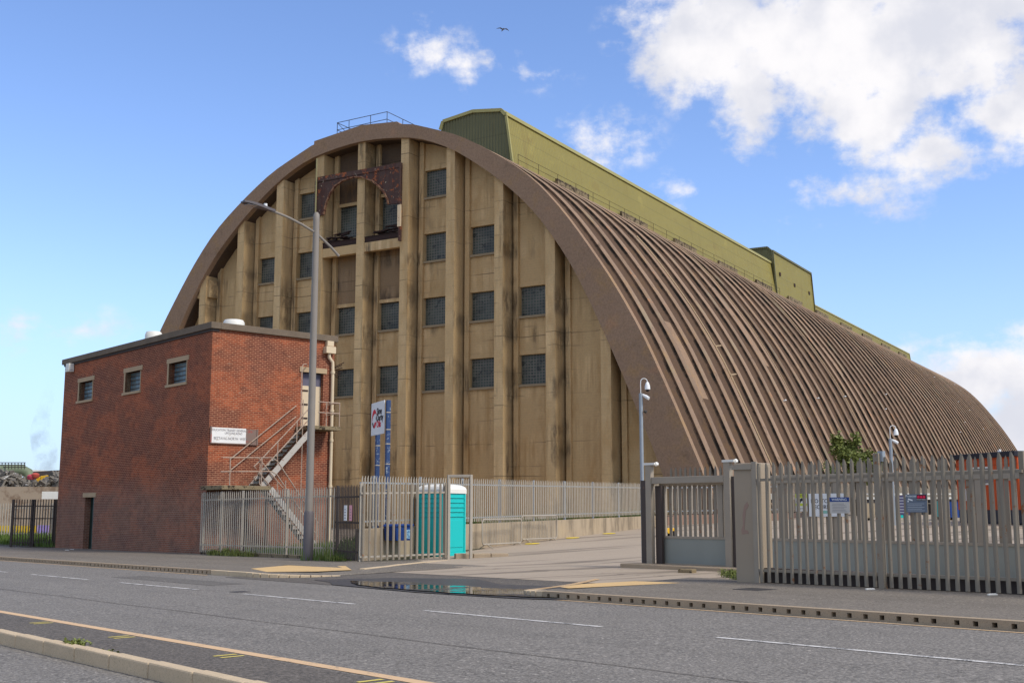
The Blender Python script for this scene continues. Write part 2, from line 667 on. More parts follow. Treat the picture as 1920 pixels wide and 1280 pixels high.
def f_clad(pitch=0.19, axis='u'):
    def fn(T, c):
        sp = T.node('ShaderNodeSeparateXYZ')
        T.link(T.UV, sp.inputs[0])
        fr = T.math('SINE', T.math('MULTIPLY', sp.outputs[0], 6.28318 / pitch))
        n = T.noise(T.P, 0.25, 5, .65, sc=(1, 1, 1.6))
        r = T.mix(n, mul(c, .82), mul(c, 1.16))
        st = T.noise(T.P, 1.0, 4, .6, sc=(.25, .25, .6), off=(4, 4, 4))
        r = T.mix(T.math('MULTIPLY', T.ramp(st, .58, .72), .35), r, (c[0] * .75, c[1] * .62, c[2] * .5))
        zf_ = T.math('FRACT', T.math('DIVIDE', sp.outputs[1], 2.35))
        lap = T.math('LESS_THAN', zf_, .03)
        xf_ = T.math('FRACT', T.math('DIVIDE', sp.outputs[0], 1.0))
        vl = T.math('LESS_THAN', xf_, .035)
        r = T.mix(T.math('MULTIPLY', lap, .35), r, mul(c, .45))
        r = T.mix(T.math('MULTIPLY', vl, .16), r, mul(c, .4))
        rs = T.noise(T.UV, 1.0, 4, .65, sc=(1.1, .12, 1), off=(2, 3, 0))
        r = T.mix(T.math('MULTIPLY', T.ramp(rs, .55, .70), .32), r, (c[0] * .7, c[1] * .55, c[2] * .45))
        pl = T.noise(T.P, .5, 4, .7, off=(1, 7, 3))
        r = T.mix(T.math('MULTIPLY', T.ramp(pl, .60, .72), .3), r, mul(c, 1.6))
        set_bump(T, fr, .8, .035)
        return r
    return fn


def f_asphalt(worn=0.30):
    def fn(T, c):
        big_ = T.noise(T.P, .25, 4, .6)
        r = T.mix(big_, mul(c, .76), mul(c, 1.18))
        md = T.noise(T.P, 1.3, 5, .7, off=(6, 2, 2))
        r = T.mix(T.math('MULTIPLY', T.ramp(md, .55, .70), .4), r, mul(c, .6))
        # wheel-track bands running along the road
        vt = T.node('ShaderNodeVectorRotate', rotation_type='Z_AXIS')
        T.link(T.P, vt.inputs['Vector'])
        vt.inputs['Angle'].default_value = -A_R
        lane = T.noise(vt.outputs[0], 1.0, 3, .55, sc=(.05, .9, 1))
        r = T.mix(T.ramp(lane, .42, .62), r, T.mix(.4, r, mul(c, .66)))
        vo = T.node('ShaderNodeTexVoronoi')
        T.link(T.P, vo.inputs['Vector'])
        vo.inputs['Scale'].default_value = 34.0
        g = T.noise(T.P, 26.0, 3, .8)
        r = T.mix(T.ramp(g, .40, .62), T.mix(.7 * worn * 2, r, mul(c, .30)), T.mix(min(1, .6 * worn * 2), r, mul(c, 2.6)))
        sp_ = T.noise(T.P, 19.0, 2, .5, off=(3, 3, 3))
        r = T.mix(T.ramp(sp_, .64, .72), r, mul(c, 2.3))
        cr = T.noise(T.P, .6, 5, .75, off=(12, 2, 0))
        crk = T.math('LESS_THAN', T.math('ABSOLUTE', T.math('SUBTRACT', cr, .5)), .0035)
        r = T.mix(T.math('MULTIPLY', crk, .55), r, mul(c, .3))
        set_bump(T, g, .5, .008)
        return r
    return fn


def f_conc_ground(T, c):
    big_ = T.noise(T.P, .18, 5, .6)
    r = T.mix(big_, mul(c, .80), mul(c, 1.15))
    vt = T.node('ShaderNodeVectorRotate', rotation_type='Z_AXIS')
    T.link(T.P, vt.inputs['Vector'])
    vt.inputs['Angle'].default_value = R(-28)
    tr = T.noise(vt.outputs[0], 1.0, 4, .6, sc=(.07, .8, 1))
    r = T.mix(T.math('MULTIPLY', T.ramp(tr, .50, .62), .8), r, mul(c, .38))
    g = T.noise(T.P, 14.0, 4, .7)
    r = T.mix(T.ramp(g, .35, .7), r, T.mix(.35, r, mul(c, .55)))
    set_bump(T, g, .3, .006)
    return r


def f_paint_worn(thr=0.5, under=(.05, .05, .05), sc=3.0):
    def fn(T, c):
        n = T.noise(T.P, sc, 6, .75)
        g = T.noise(T.P, 40, 3, .8)
        k = T.math('ADD', T.math('MULTIPLY', n, .6), T.math('MULTIPLY', g, .4))
        return T.mix(T.ramp(k, thr, thr + .07), c, under)
    return fn


def f_rust(base, rust=(.10, .035, .015), thr=.52, sc=3.0):
    def fn(T, c):
        n = T.noise(T.P, sc, 6, .7)
        n2 = T.noise(T.P, sc * 5, 4, .7, off=(5, 5, 5))
        r = T.mix(T.noise(T.P, .7, 3, .5), mul(c, .85), mul(c, 1.12))
        k = T.math('ADD', T.math('MULTIPLY', n, .7), T.math('MULTIPLY', n2, .3))
        r = T.mix(T.ramp(k, thr, thr + .06), r, rust)
        set_bump(T, n2, .25, .004)
        return r
    return fn


def f_leaf(c2):
    def fn(T, c):
        oi = T.noise(T.P, 2.2, 2, .5)
        n2 = T.noise(T.P, 13.0, 2, .5)
        return T.mix(T.math('ADD', T.math('MULTIPLY', oi, .5), T.math('MULTIPLY', n2, .5)), c, c2)
    return fn


def f_screen(T, c):
    r = T.mix(T.noise(T.P, 1.2, 5, .7), mul(c, .6), mul(c, 1.35))
    st = T.noise(T.P, 1.0, 4, .6, sc=(4, 4, .5))
    r = T.mix(T.ramp(st, .45, .65), r, T.mix(.5, r, srgb(70, 34, 26)))
    n = T.noise(T.P, 2.4, 6, .75, off=(3, 3, 3))
    r = T.mix(T.ramp(n, .56, .60), r, srgb(150, 84, 48))
    n2 = T.noise(T.P, 3.4, 6, .75, off=(8, 3, 1))
    r = T.mix(T.ramp(n2, .62, .65), r, srgb(186, 168, 140))
    set_bump(T, n, .6, .03)
    return r


M = {}
M['tan'] = mat('tan_concrete', srgb(210, 181, 137), .9, spec=.2, fn=f_tan)
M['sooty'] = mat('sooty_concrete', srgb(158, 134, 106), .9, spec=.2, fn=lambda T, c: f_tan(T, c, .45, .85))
M['soot_shade'] = mat('soot_shade_concrete', srgb(104, 86, 70), .9, spec=.2, fn=lambda T, c: f_tan(T, c, .42, .85))  # darker base puts the recess shade behind the screen into the colour
M['grey_stone'] = mat('sill_concrete', srgb(150, 132, 104), .9, fn=f_plain(.22, 2.5, .25, .3))
M['soffit'] = mat('dirt_shade_soffit', srgb(84, 70, 58), .95, spec=.1, fn=f_brown)  # darker than the rim: arch shade painted in along with dirt
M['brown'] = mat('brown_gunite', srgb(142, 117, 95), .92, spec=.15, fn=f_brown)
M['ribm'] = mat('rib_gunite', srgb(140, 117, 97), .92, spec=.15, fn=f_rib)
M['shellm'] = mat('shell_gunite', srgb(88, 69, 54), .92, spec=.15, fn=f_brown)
M['rib_dirt_shade'] = mat('rib_dirt_and_shade', srgb(78, 62, 50), .95, spec=.1, fn=lambda T, c: T.mix(T.ramp(T.noise(T.P, .7, 5, .7), .40, .62), T.mix(T.noise(T.P, 3, 4, .6), c, mul(c, 1.6)), (.020, .017, .014)))  # dirt at the rib foot, with the unlit flank's shade painted in
M['dark'] = mat('dark_void', (.012, .010, .009), .9)
M['glass'] = mat('glass_blocks', srgb(70, 76, 64), .25, spec=.5, fn=f_glassblock(.195, .178))
M['clad'] = mat('olive_cladding', srgb(138, 126, 62), .6, spec=.3, fn=f_clad(.25))
M['clad_trim'] = mat('olive_trim', srgb(160, 152, 96), .55, fn=f_plain(.12, .8))
M['clad_shade_trim'] = mat('shade_and_trim_cladding', srgb(104, 102, 68), .6, spec=.3, fn=f_clad(.25))  # darker cladding copy: front-face shade put into the colour, also used on trim
M['rust_panel'] = mat('rusted_steel', srgb(80, 60, 52), .8, fn=f_screen)
M['rust_dark'] = mat('dark_rust', srgb(54, 38, 32), .85, fn=f_rust(0, srgb(120, 66, 38), .58, 4))
M['brick'] = mat('red_brick', srgb(130, 58, 42), .88, spec=.2, fn=f_brick())
M['coping'] = mat('coping_concrete', srgb(112, 98, 82), .9, fn=f_plain(.35, 1.8, .5, .4))
M['stone'] = mat('pale_stone', srgb(174, 150, 118), .85, fn=f_plain(.15, 3, .25, .2))
M['cream'] = mat('cream_paint', srgb(206, 186, 154), .6, fn=f_rust(0, srgb(130, 84, 56), .62, 3))
M['winglass'] = mat('blue_glass_panes', srgb(96, 122, 132), .2, spec=.6, fn=f_glassblock(.30, .21))
M['roofing'] = mat('roof_felt', srgb(90, 86, 80), .95, fn=f_plain(.3, 2))
M['white'] = mat('white_paint', srgb(226, 226, 222), .55, fn=f_plain(.06, 2))
M['offwhite'] = mat('offwhite_grp', srgb(222, 218, 206), .5, fn=f_plain(.10, 3))
M['galv'] = mat('galvanised_steel', srgb(164, 154, 138), .6, metal=.0, fn=f_plain(.20, 5))
M['galv_old'] = mat('weathered_galvanised', srgb(136, 125, 108), .65, metal=.0, fn=f_rust(0, srgb(134, 92, 58), .585, 3.2))
M['galv_blue'] = mat('blue_galvanised', srgb(146, 152, 156), .5, metal=.2, fn=f_plain(.15, 5))
M['gatemetal'] = mat('grey_gate_steel', srgb(154, 142, 124), .65, metal=.0, fn=f_plain(.15, 3, .1))
M['gatesheet'] = mat('blue_grey_sheet', srgb(142, 143, 132), .55, metal=.0, fn=f_rust(0, srgb(150, 146, 136), .60, 1.5))
M['taupe'] = mat('taupe_painted_steel', srgb(156, 140, 118), .6, fn=f_rust(0, srgb(160, 138, 120), .62, 1.2))
M['darkgate'] = mat('dark_brown_steel', srgb(76, 66, 60), .7, fn=f_rust(0, srgb(110, 84, 62), .60, 4))
M['lamp'] = mat('grey_lamp_paint', srgb(132, 124, 114), .55, metal=.0, fn=f_plain(.10, 2))
M['lampdark'] = mat('lamp_base_paint', srgb(92, 86, 86), .5, fn=f_plain(.12, 3))
M['lens'] = mat('lamp_lens', srgb(150, 146, 140), .2, spec=.5)
M['stairwhite'] = mat('flaking_white_steel', srgb(178, 170, 158), .6, fn=f_rust(0, srgb(120, 66, 40), .55, 5))
M['railrust'] = mat('rusty_white_pipe', srgb(168, 146, 126), .6, fn=f_rust(0, srgb(138, 74, 44), .54, 7))
M['tread'] = mat('mossy_tread', srgb(110, 96, 74), .9, fn=f_rust(0, srgb(60, 50, 30), .5, 5))
M['slab'] = mat('mossy_slab', srgb(132, 116, 88), .9, fn=f_rust(0, srgb(52, 42, 30), .5, 3))
M['teal'] = mat('teal_plastic', srgb(16, 182, 176), .45, spec=.4, fn=f_plain(.06, 1.5))
M['blue'] = mat('blue_plastic', srgb(28, 62, 128), .45, fn=f_plain(.1, 2))
M['bluepost'] = mat('flaking_blue_paint', srgb(44, 66, 104), .6, fn=f_rust(0, srgb(140, 150, 160), .55, 7))
M['asphalt'] = mat('road_asphalt', (.176, .159, .136), .85, spec=.25, fn=f_asphalt())
M['patch'] = mat('trench_asphalt', (.138, .124, .105), .85, spec=.25, fn=f_asphalt(.22))
M['asphalt_dark'] = mat('footway_asphalt', (.170, .146, .116), .88, spec=.2, fn=f_asphalt(.18))
M['channel'] = mat('patched_asphalt', (.112, .096, .078), .88, fn=f_asphalt())
M['conc_ground'] = mat('yard_concrete', srgb(170, 154, 134), .85, fn=f_conc_ground)
M['kerb'] = mat('kerb_concrete', srgb(196, 174, 142), .9, fn=f_plain(.18, 2.2, .35, .3))
M['kerb_dark'] = mat('drain_kerb_concrete', srgb(166, 146, 120), .9, fn=f_plain(.2, 2.5, .4, .3))
M['wallconc'] = mat('stained_wall_concrete', srgb(170, 152, 126), .9, fn=lambda T, c: T.mix(T.math('MULTIPLY', T.ramp(T.noise(T.P, 1.0, 5, .65, sc=(2.2, 2.2, .35)), .45, .68), .7), T.mix(T.noise(T.P, .6, 4, .6), mul(c, .8), mul(c, 1.15)), mul(c, .35)))
M['linewhite'] = mat('white_road_paint', srgb(205, 200, 192), .8, fn=f_paint_worn(.50, (.12, .115, .11)))
M['lineyellow'] = mat('yellow_road_paint', srgb(206, 172, 128), .8, fn=f_paint_worn(.60, (.14, .12, .10)))
M['linepink'] = mat('faded_pink_yellow_paint', srgb(206, 172, 132), .8, fn=f_paint_worn(.56, (.16, .13, .11)))
M['tickyellow'] = mat('bright_yellow_paint', srgb(206, 186, 96), .8, fn=f_paint_worn(.60, (.14, .12, .10)))
M['spotyellow'] = mat('spot_yellow_paint', srgb(226, 196, 40), .7, fn=f_paint_worn(.64, (.3, .25, .1)))
M['tactile'] = mat('buff_tactile_paving', srgb(204, 170, 118), .9, fn=f_plain(.14, 1.6, .25, .3))
M['leaf'] = mat('leaf_green', (.035, .075, .012), .6, fn=f_leaf((.13, .19, .03)))
M['leaf2'] = mat('leaf_yellowgreen', (.065, .100, .020), .6, fn=f_leaf((.24, .25, .06)))
M['bark'] = mat('bark', (.06, .045, .03), .9, fn=f_plain(.3, 8))
M['orange'] = mat('orange_cabin_paint', srgb(206, 84, 34), .5, fn=f_clad(.12))
M['cabindark'] = mat('cabin_dark_grey', srgb(52, 54, 60), .5)
M['blackpaint'] = mat('black_paint', srgb(34, 34, 42), .6)
M['red'] = mat('logo_red', srgb(205, 28, 56), .5)
M['pink'] = mat('pink_notice', srgb(226, 160, 164), .6)
M['navy'] = mat('navy_print', srgb(40, 66, 124), .5)
M['signgrey'] = mat('grey_sign_sheet', srgb(104, 112, 122), .5)
M['signbeige'] = mat('faded_notice_sheet', srgb(196, 188, 176), .6, fn=f_plain(.1, 8))
M['signyellow'] = mat('yellow_sign_print', srgb(196, 204, 60), .5)
M['purple'] = mat('purple_sign_print', srgb(108, 100, 132), .5)
M['ink'] = mat('black_print', srgb(36, 34, 40), .6)
M['inkfaded'] = mat('faded_print', srgb(128, 122, 122), .7)
M['facedsign'] = mat('faded_name_board', srgb(226, 222, 214), .6, fn=f_rust(0, srgb(196, 186, 172), .56, 3))
M['oldboard'] = mat('weathered_board', srgb(126, 104, 92), .7, fn=f_rust(0, srgb(150, 66, 56), .54, 2))
M['yellowmach'] = mat('excavator_yellow', srgb(216, 166, 30), .5, fn=f_plain(.1, 2))
M['scrap'] = mat('mixed_scrap', (.12, .105, .09), .8, fn=lambda T, c: T.mix(T.ramp(T.noise(T.P, 2.5, 4, .7), .62, .66), T.mix(T.noise(T.P, 1.2, 5, .8, off=(3, 1, 4)), (.05, .045, .035), (.28, .25, .21)), (.5, .49, .47)))
M['tankgreen'] = mat('green_tank_paint', srgb(112, 122, 96), .6, fn=f_plain(.25, .5))
M['oldconc'] = mat('old_quay_concrete', srgb(158, 142, 122), .9, fn=lambda T, c: T.mix(T.math('MULTIPLY', T.ramp(T.noise(T.P, .5, 5, .7), .48, .62), .7), c, (.16, .10, .06)))
M['yellowwall'] = mat('yellow_painted_board', srgb(206, 172, 40), .6, fn=f_rust(0, srgb(130, 96, 40), .56, 1.5))
M['violet'] = mat('violet_paint', srgb(150, 130, 190), .6, fn=f_rust(0, srgb(80, 120, 170), .5, 1.0))
M['darkshed'] = mat('dark_shed', srgb(70, 62, 58), .8, fn=f_plain(.3, .6))
M['pinkbrick'] = mat('low_pink_brick', srgb(150, 120, 102), .85, fn=f_plain(.2, 1.2, .25))
M['soil'] = mat('soil_weeds', (.07, .065, .035), .95, fn=f_plain(.5, 3, .4, .5))
M['bird'] = mat('gull_feathers', srgb(126, 130, 140), .8)
M['iron'] = mat('cast_iron', srgb(70, 66, 62), .6, metal=.4, fn=f_plain(.3, 9))


def mk_puddle():
    def fn(T, c):
        n = T.math('ADD', T.math('MULTIPLY', T.noise(T.P, 1.1, 5, .7), .7), T.math('MULTIPLY', T.noise(T.P, 9.0, 4, .7), .3))
        k = T.ramp(n, .50, .60)
        T.link(T.math('ADD', T.math('MULTIPLY', k, .42), .035), T.bsdf.inputs['Roughness'])
        g = T.noise(T.P, 26.0, 3, .8)
        set_bump(T, T.math('MULTIPLY', g, k), .35, .006)
        return T.mix(k, c, (.060, .055, .048))
    return mat('still_water', (.010, .010, .010), .035, spec=.7, fn=fn)


M['water'] = mk_puddle()

# ------------------------------------------------------------------ ground, road, pavements
RROOT = A_R


def rsheet(name, us, vs, mat_, zf, lift=0.0):
    mb = MB()
    for a, b in zip(us, us[1:]):
        for c, d in zip(vs, vs[1:]):
            mb.face([road(a, c, zf(a, c) + lift), road(b, c, zf(b, c) + lift), road(b, d, zf(b, d) + lift), road(a, d, zf(a, d) + lift)])
    o = mb.build(name, mat_, merge=True)
    return o


def frange(a, b, s):
    r = []
    x = a
    while x < b - 1e-6:
        r.append(x)
        x += s
    r.append(b)
    return r


def z_ground(u, v):
    z = zr(u)
    if v <= 15.3:
        return z - .05
    if v <= 20.6:
        return z - .04
    return z + .115 + .042 * clamp(v - 23, 0, 38)


us = [-2500, -900, -400, -200] + frange(-120, 40, 5) + [100, 300, 900, 2500]
vs = [-2500, -400, -60, 0, 5, 15.3, 20.6, 21.0, 23, 30, 40, 50, 61, 90, 200, 500, 2500]
g = struct(rsheet('ground', us, vs, M['conc_ground'], z_ground))
rd = struct(rsheet('road', frange(-150, 60, 5), [-30, 5, 15.02], M['asphalt'], lambda u, v: zr(u)))
struct(rsheet('patched_strip', frange(-150, 60, 5), [5.06, 6.47], M['channel'], lambda u, v: zr(u), .004))

# left and right footways with rounded corners at the yard entrance
PAVTOP = .12


def corner_sheet(name, side, u_edge, rad, vback):
    """footway from the kerb to the fences; side -1 = left of entrance, +1 = right of it"""
    mb = MB()
    us_ = frange(-150, u_edge - rad, 4) if side < 0 else frange(u_edge + rad, 60, 4)
    for a, b in zip(us_, us_[1:]):
        mb.face([road(a, 15.17, zr(a) + PAVTOP), road(b, 15.17, zr(b) + PAVTOP), road(b, vback, zr(b) + PAVTOP), road(a, vback, zr(a) + PAVTOP)])
    arc = []
    n = 10
    for k in range(n + 1):
        a_ = math.pi / 2 * k / n
        u = (u_edge - rad + rad * math.sin(a_)) if side < 0 else (u_edge + rad - rad * math.sin(a_))
        v = 15.17 + rad - rad * math.cos(a_)
        k2 = k / n
        arc.append((u, v, zr(u) + PAVTOP * (1 - .72 * k2)))
    for (u0, v0, z0), (u1, v1, z1) in zip(arc, arc[1:]):
        q = [road(u0, v0, z0), road(u1, v1, z1), road(u1, vback, zr(u1) + PAVTOP), road(u0, vback, zr(u0) + PAVTOP)]
        mb.face(q if side < 0 else q[::-1])
    o = mb.build(name, M['asphalt_dark'], merge=True)
    return struct(o), arc


pl, arcL = corner_sheet('pavement', -1, -25.6, 1.6, 21.9)
pr, arcR = corner_sheet('pavement', 1, -17.2, 1.2, 20.8)
# entrance surface: asphalt flare then concrete yard slab
mb = MB()
uu = frange(-27.6, -15.8, .8)
for a, b in zip(uu, uu[1:]):
    for c, d, in ((14.6, 15.4), (15.4, 17.0), (17.0, 18.6)):
        def zz(u, v):
            return zr(u) + .006 + .05 * clamp((v - 15.0) / 4, 0, 1)
        mb.face([road(a, c, zz(a, c)), road(b, c, zz(b, c)), road(b, d, zz(b, d)), road(a, d, zz(a, d))])
struct(mb.build('driveway', M['channel'], merge=True))
mb = MB()
for a, b in zip(frange(-30.4, -14.8, 1.2), frange(-30.4, -14.8, 1.2)[1:]):
    for c, d, in ((18.5, 20.6), (20.6, 23.0), (23.0, 23.6)):
        def zz2(u, v):
            return zr(u) + .055 + (v - 18.5) / 4.5 * .08 + .042 * clamp(v - 23, 0, 38) if v < 23.05 else zr(u) + .118 + .042 * (v - 23)
        mb.face([road(a, c, zz2(a, c)), road(b, c, zz2(b, c)), road(b, d, zz2(b, d)), road(a, d, zz2(a, d))])
struct(mb.build('driveway', M['conc_ground'], merge=True))

# puddle along the channel
pts = [(-23.3, 15.6), (-22.2, 14.95), (-21, 14.6), (-19.5, 14.5), (-18.2, 14.5), (-17, 14.62), (-15.9, 14.85), (-15.5, 15.05), (-16.3, 15.6), (-17.2, 16.2), (-18.0, 16.25), (-18.8, 15.95), (-19.6, 16.2), (-20.4, 15.85), (-21.4, 16.2), (-22.3, 15.9)]
mb = MB()
cu, cvv = -19.3, 15.3
for k in range(len(pts)):
    a, b = pts[k], pts[(k + 1) % len(pts)]
    for q in range(3):
        f0, f1 = q / 3, (q + 1) / 3
        pa = (a[0] + (b[0] - a[0]) * f0, a[1] + (b[1] - a[1]) * f0 + .05 * math.sin(f0 * 9 + k))
        pb = (a[0] + (b[0] - a[0]) * f1, a[1] + (b[1] - a[1]) * f1 + (.05 * math.sin(f1 * 9 + k) if q < 2 else .05 * math.sin(k + 1)))
        mb.face([road(cu, cvv, zr(cu) + .034), road(*pa, zr(pa[0]) + .034), road(*pb, zr(pb[0]) + .034)][::1])
pud = mb.build('puddle', M['water'])
for p in pud.data.polygons:
    if p.normal.z < 0:
        p.flip()
struct(pud)

mb = MB()
P_ = [(-24.6, 15.4), (-23.4, 15.1), (-22.5, 14.6), (-19, 14.3), (-16.2, 14.5), (-15.2, 14.9), (-16.6, 16.0), (-17.6, 17.3), (-19.5, 17.0), (-21.3, 17.9), (-23.4, 17.1)]
mb.face([road(a, b, zr(a) + .0145 + .0125 * clamp(b - 15, 0, 9) * (1 if b > 15 else 0)) for a, b in P_])
o = mb.build('wet_patch', mat('damp_asphalt', (.060, .057, .054), .42, spec=.45, fn=f_asphalt()))
for p in o.data.polygons:
    if p.normal.z < 0:
        p.flip()
struct(o)

for (ua, ub, va, vb) in ((-30, -24.5, 12.6, 13.5),):
    strip0 = MB()
    strip0.face([road(ua, va, zr(ua) + .004), road(ub, va, zr(ub) + .004), road(ub, vb, zr(ub) + .004), road(ua, vb, zr(ua) + .004)])
    struct(strip0.build('patched_strip', M['patch']))
for vv in (8.75,):
    strip0 = MB()
    u_ = -80.0
    while u_ < 12:
        w1, w2 = vv + .02 * math.sin(u_ * 1.3), vv + .02 * math.sin((u_ + .8) * 1.3)
        strip0.face([road(u_, w1, zr(u_) + .007), road(u_ + .8, w2, zr(u_ + .8) + .007), road(u_ + .8, w2 + .022, zr(u_ + .8) + .007), road(u_, w1 + .022, zr(u_) + .007)])
        u_ += .8
    struct(strip0.build('tar_seam', M['channel']))

# kerbs -------------------------------------------------------------
# far kerb with drain slots (right and left of the entrance)


def slot_kerb(u0, u1, name):
    t = bpy.data.objects.new(name, None)
    mb = MB()
    n = max(1, int((u1 - u0) / 4))
    for k in range(n):
        a = u0 + (u1 - u0) * k / n
        b = u0 + (u1 - u0) * (k + 1) / n
        z0 = zr((a + b) / 2)
        holes = []
        x = a + .12
        while x < b - .1:
            holes.append((x, x + .075, .025, .092))
            x += .262
        w2 = MB()
        w2.wall(a, b, -.03, PAVTOP + .008, holes, 0, .12, back=False)
        w2.mi = 1
        for h in holes:
            w2.face([(h[0], .118, h[2]), (h[1], .118, h[2]), (h[1], .118, h[3]), (h[0], .118, h[3])])
        w2.mi = 0
        w2.box(a, b, .13, .17, -.03, PAVTOP + .008)
        w2.face([(a, 0, PAVTOP + .008), (b, 0, PAVTOP + .008), (b, .13, PAVTOP + .008), (a, .13, PAVTOP + .008)])
        off = len(mb.v)
        for p in w2.v:
            mb.v.append(road(p.x, 15.02 + p.y, zr(p.x) + p.z))
        for f, m_ in zip(w2.f, w2.m):
            mb.f.append([i + off for i in f])
            mb.m.append(m_)
    return struct(mb.build(name, [M['kerb_dark'], M['dark']]))


slot_kerb(-16.0, 40, 'kerb')
slot_kerb(-110, -29.2, 'kerb')


def arc_kerb(arc, extra, mat_, flip):
    pts_ = extra + arc
    mb = MB()
    for (u0, v0, z0), (u1, v1, z1) in zip(pts_, pts_[1:]):
        p, q = road(u0, v0, z0), road(u1, v1, z1)
        d = (q - p).normalized()
        n_ = Vector((d.y, -d.x, 0)) * (-1 if flip else 1)
        a, b = p + n_ * .075, q + n_ * .075
        c = (a + b) / 2
        mb.obox((c.x, c.y, (z0 + z1) / 2 - .07), (q - p) * .495, n_ * .075, (0, 0, .08))
    return struct(mb.build('kerb', mat_, bevel=.012))


arc_kerb(arcL, [(-29.2, 15.17, zr(-29.2) + .12), (-28.2, 15.17, zr(-28.2) + .12)], M['kerb'], False)
arc_kerb(arcR, [(-16.0, 15.17, zr(-16) + .12)], M['kerb'], True)

# near kerb: separate stones
mb = MB()
u = -40.0
while u < 12:
    L = .915
    z = zr(u + L / 2)
    mb.box(u + .004, u + L - .004, 4.90, 5.05, z - .05, z + .15)
    u += L
nk = mb.build('kerb', M['kerb'], bevel=.018)
nk.rotation_euler = (0, 0, A_R)
struct(nk)

# road paint --------------------------------------------------------


def strip(name, u0, u1, v0, v1, mat_, zf=zr, lift=.006, step=2.0):
    mb = MB()
    L = frange(u0, u1, step)
    for a, b in zip(L, L[1:]):
        mb.face([road(a, v0, zf(a) + lift), road(b, v0, zf(b) + lift), road(b, v1, zf(b) + lift), road(a, v1, zf(a) + lift)])
    return struct(mb.build(name, mat_))


for k in range(-9, 4):
    a = -9.25 + 6 * k
    strip('road_marking', a, a + 4.0, 11.62, 11.72, M['linewhite'])
strip('road_marking', -90, 12, 6.52, 6.68, M['linepink'])
strip('road_marking', -16.0, 40, 14.80, 14.87, M['lineyellow'])
strip('road_marking', -110, -29.0, 14.78, 14.86, M['lineyellow'])
for uc in (-17.6, -14.75, -11.9, -9.1, -6.2, -20.5, -23.4):
    for dx in (0, .17):
        mb = MB()
        z = zr(uc) + .009
        mb.face([road(uc + dx, 6.18, z), road(uc + dx + .06, 6.18, z), road(uc + dx + .06, 6.46, z), road(uc + dx, 6.46, z)])
        struct(mb.build('road_marking', M['tickyellow']))
# double line swinging into the entrance
for off in (0, .16):
    mb = MB()
    P_ = []
    for k in range(13):
        a_ = k / 12
        P_.append((-17.55 - off * .8 - 1.25 * a_ ** 1.5, 16.1 + off * .3 + 3.3 * a_))
    for (a, b), (c, d) in zip(P_, P_[1:]):
        z0, z1 = zr(a) + .024 + .0125 * clamp(b - 15, 0, 9) + (.004 if b > 18.2 else 0), zr(c) + .024 + .0125 * clamp(d - 15, 0, 9) + (.004 if d > 18.2 else 0)
        mb.face([road(a, b, z0), road(a + .07, b, z0), road(c + .07, d, z1), road(c, d, z1)])
    struct(mb.build('road_marking', M['lineyellow']))
# buff tactile paving
for poly in ([(-29.3, 16.3), (-27.1, 15.55), (-26.3, 16.6), (-26.35, 17.7), (-29.3, 19.4), (-31.1, 19.2)],
             [(-16.75, 16.2), (-16.3, 16.0), (-15.9, 18.9), (-17.05, 18.75), (-17.15, 17.2)]):
    mb = MB()
    mb.face([road(a, b, zr(a) + PAVTOP + .004) for a, b in poly])
    o = mb.build('tactile_paving', M['tactile'])
    for p in o.data.polygons:
        if p.normal.z < 0:
            p.flip()
    struct(o)
for (x0, y0, label) in ((-13.5, 18.2, 'm'), (-21.9, 11.95, 'r')):
    mb = MB()
    z = zr(x0) + (PAVTOP if y0 > 15 else 0) + .006
    hs = .3 if y0 > 15 else .16
    mb.box(x0 - hs, x0 + hs, y0 - hs, y0 + hs, z - .02, z)
    o = mb.build('manhole_cover', M['iron'])
    o.rotation_euler = (0, 0, A_R)
    tag(o, 'square iron manhole cover set in the right footway before the long fence' if y0 > 15 else 'square iron manhole cover set in the carriageway beyond the dashed line', 'manhole cover')

# ================================================================== SILO
OUT = [(0, 26.1), (3.6, 25.85), (5.5, 25.2), (7.6, 24.4), (9.5, 23.3), (11.3, 22.1), (13.0, 20.75), (14.8, 18.75), (16.45, 16.5), (18.0, 14.2), (19.6, 11.4), (20.6, 9.3), (21.5, 7.3), (22.35, 5.3), (23.0, 3.75), (24.4, 0.2)]
INN = [(0, 25.3), (3.5, 24.95), (5.3, 24.45), (7.3, 23.5), (9.2, 22.2), (10.8, 20.95), (12.9, 18.95), (14.8, 16.4), (16.0, 14.35), (17.4, 11.5), (18.7, 8.6), (19.9, 5.8), (20.6, 4.1), (22.0, .2)]


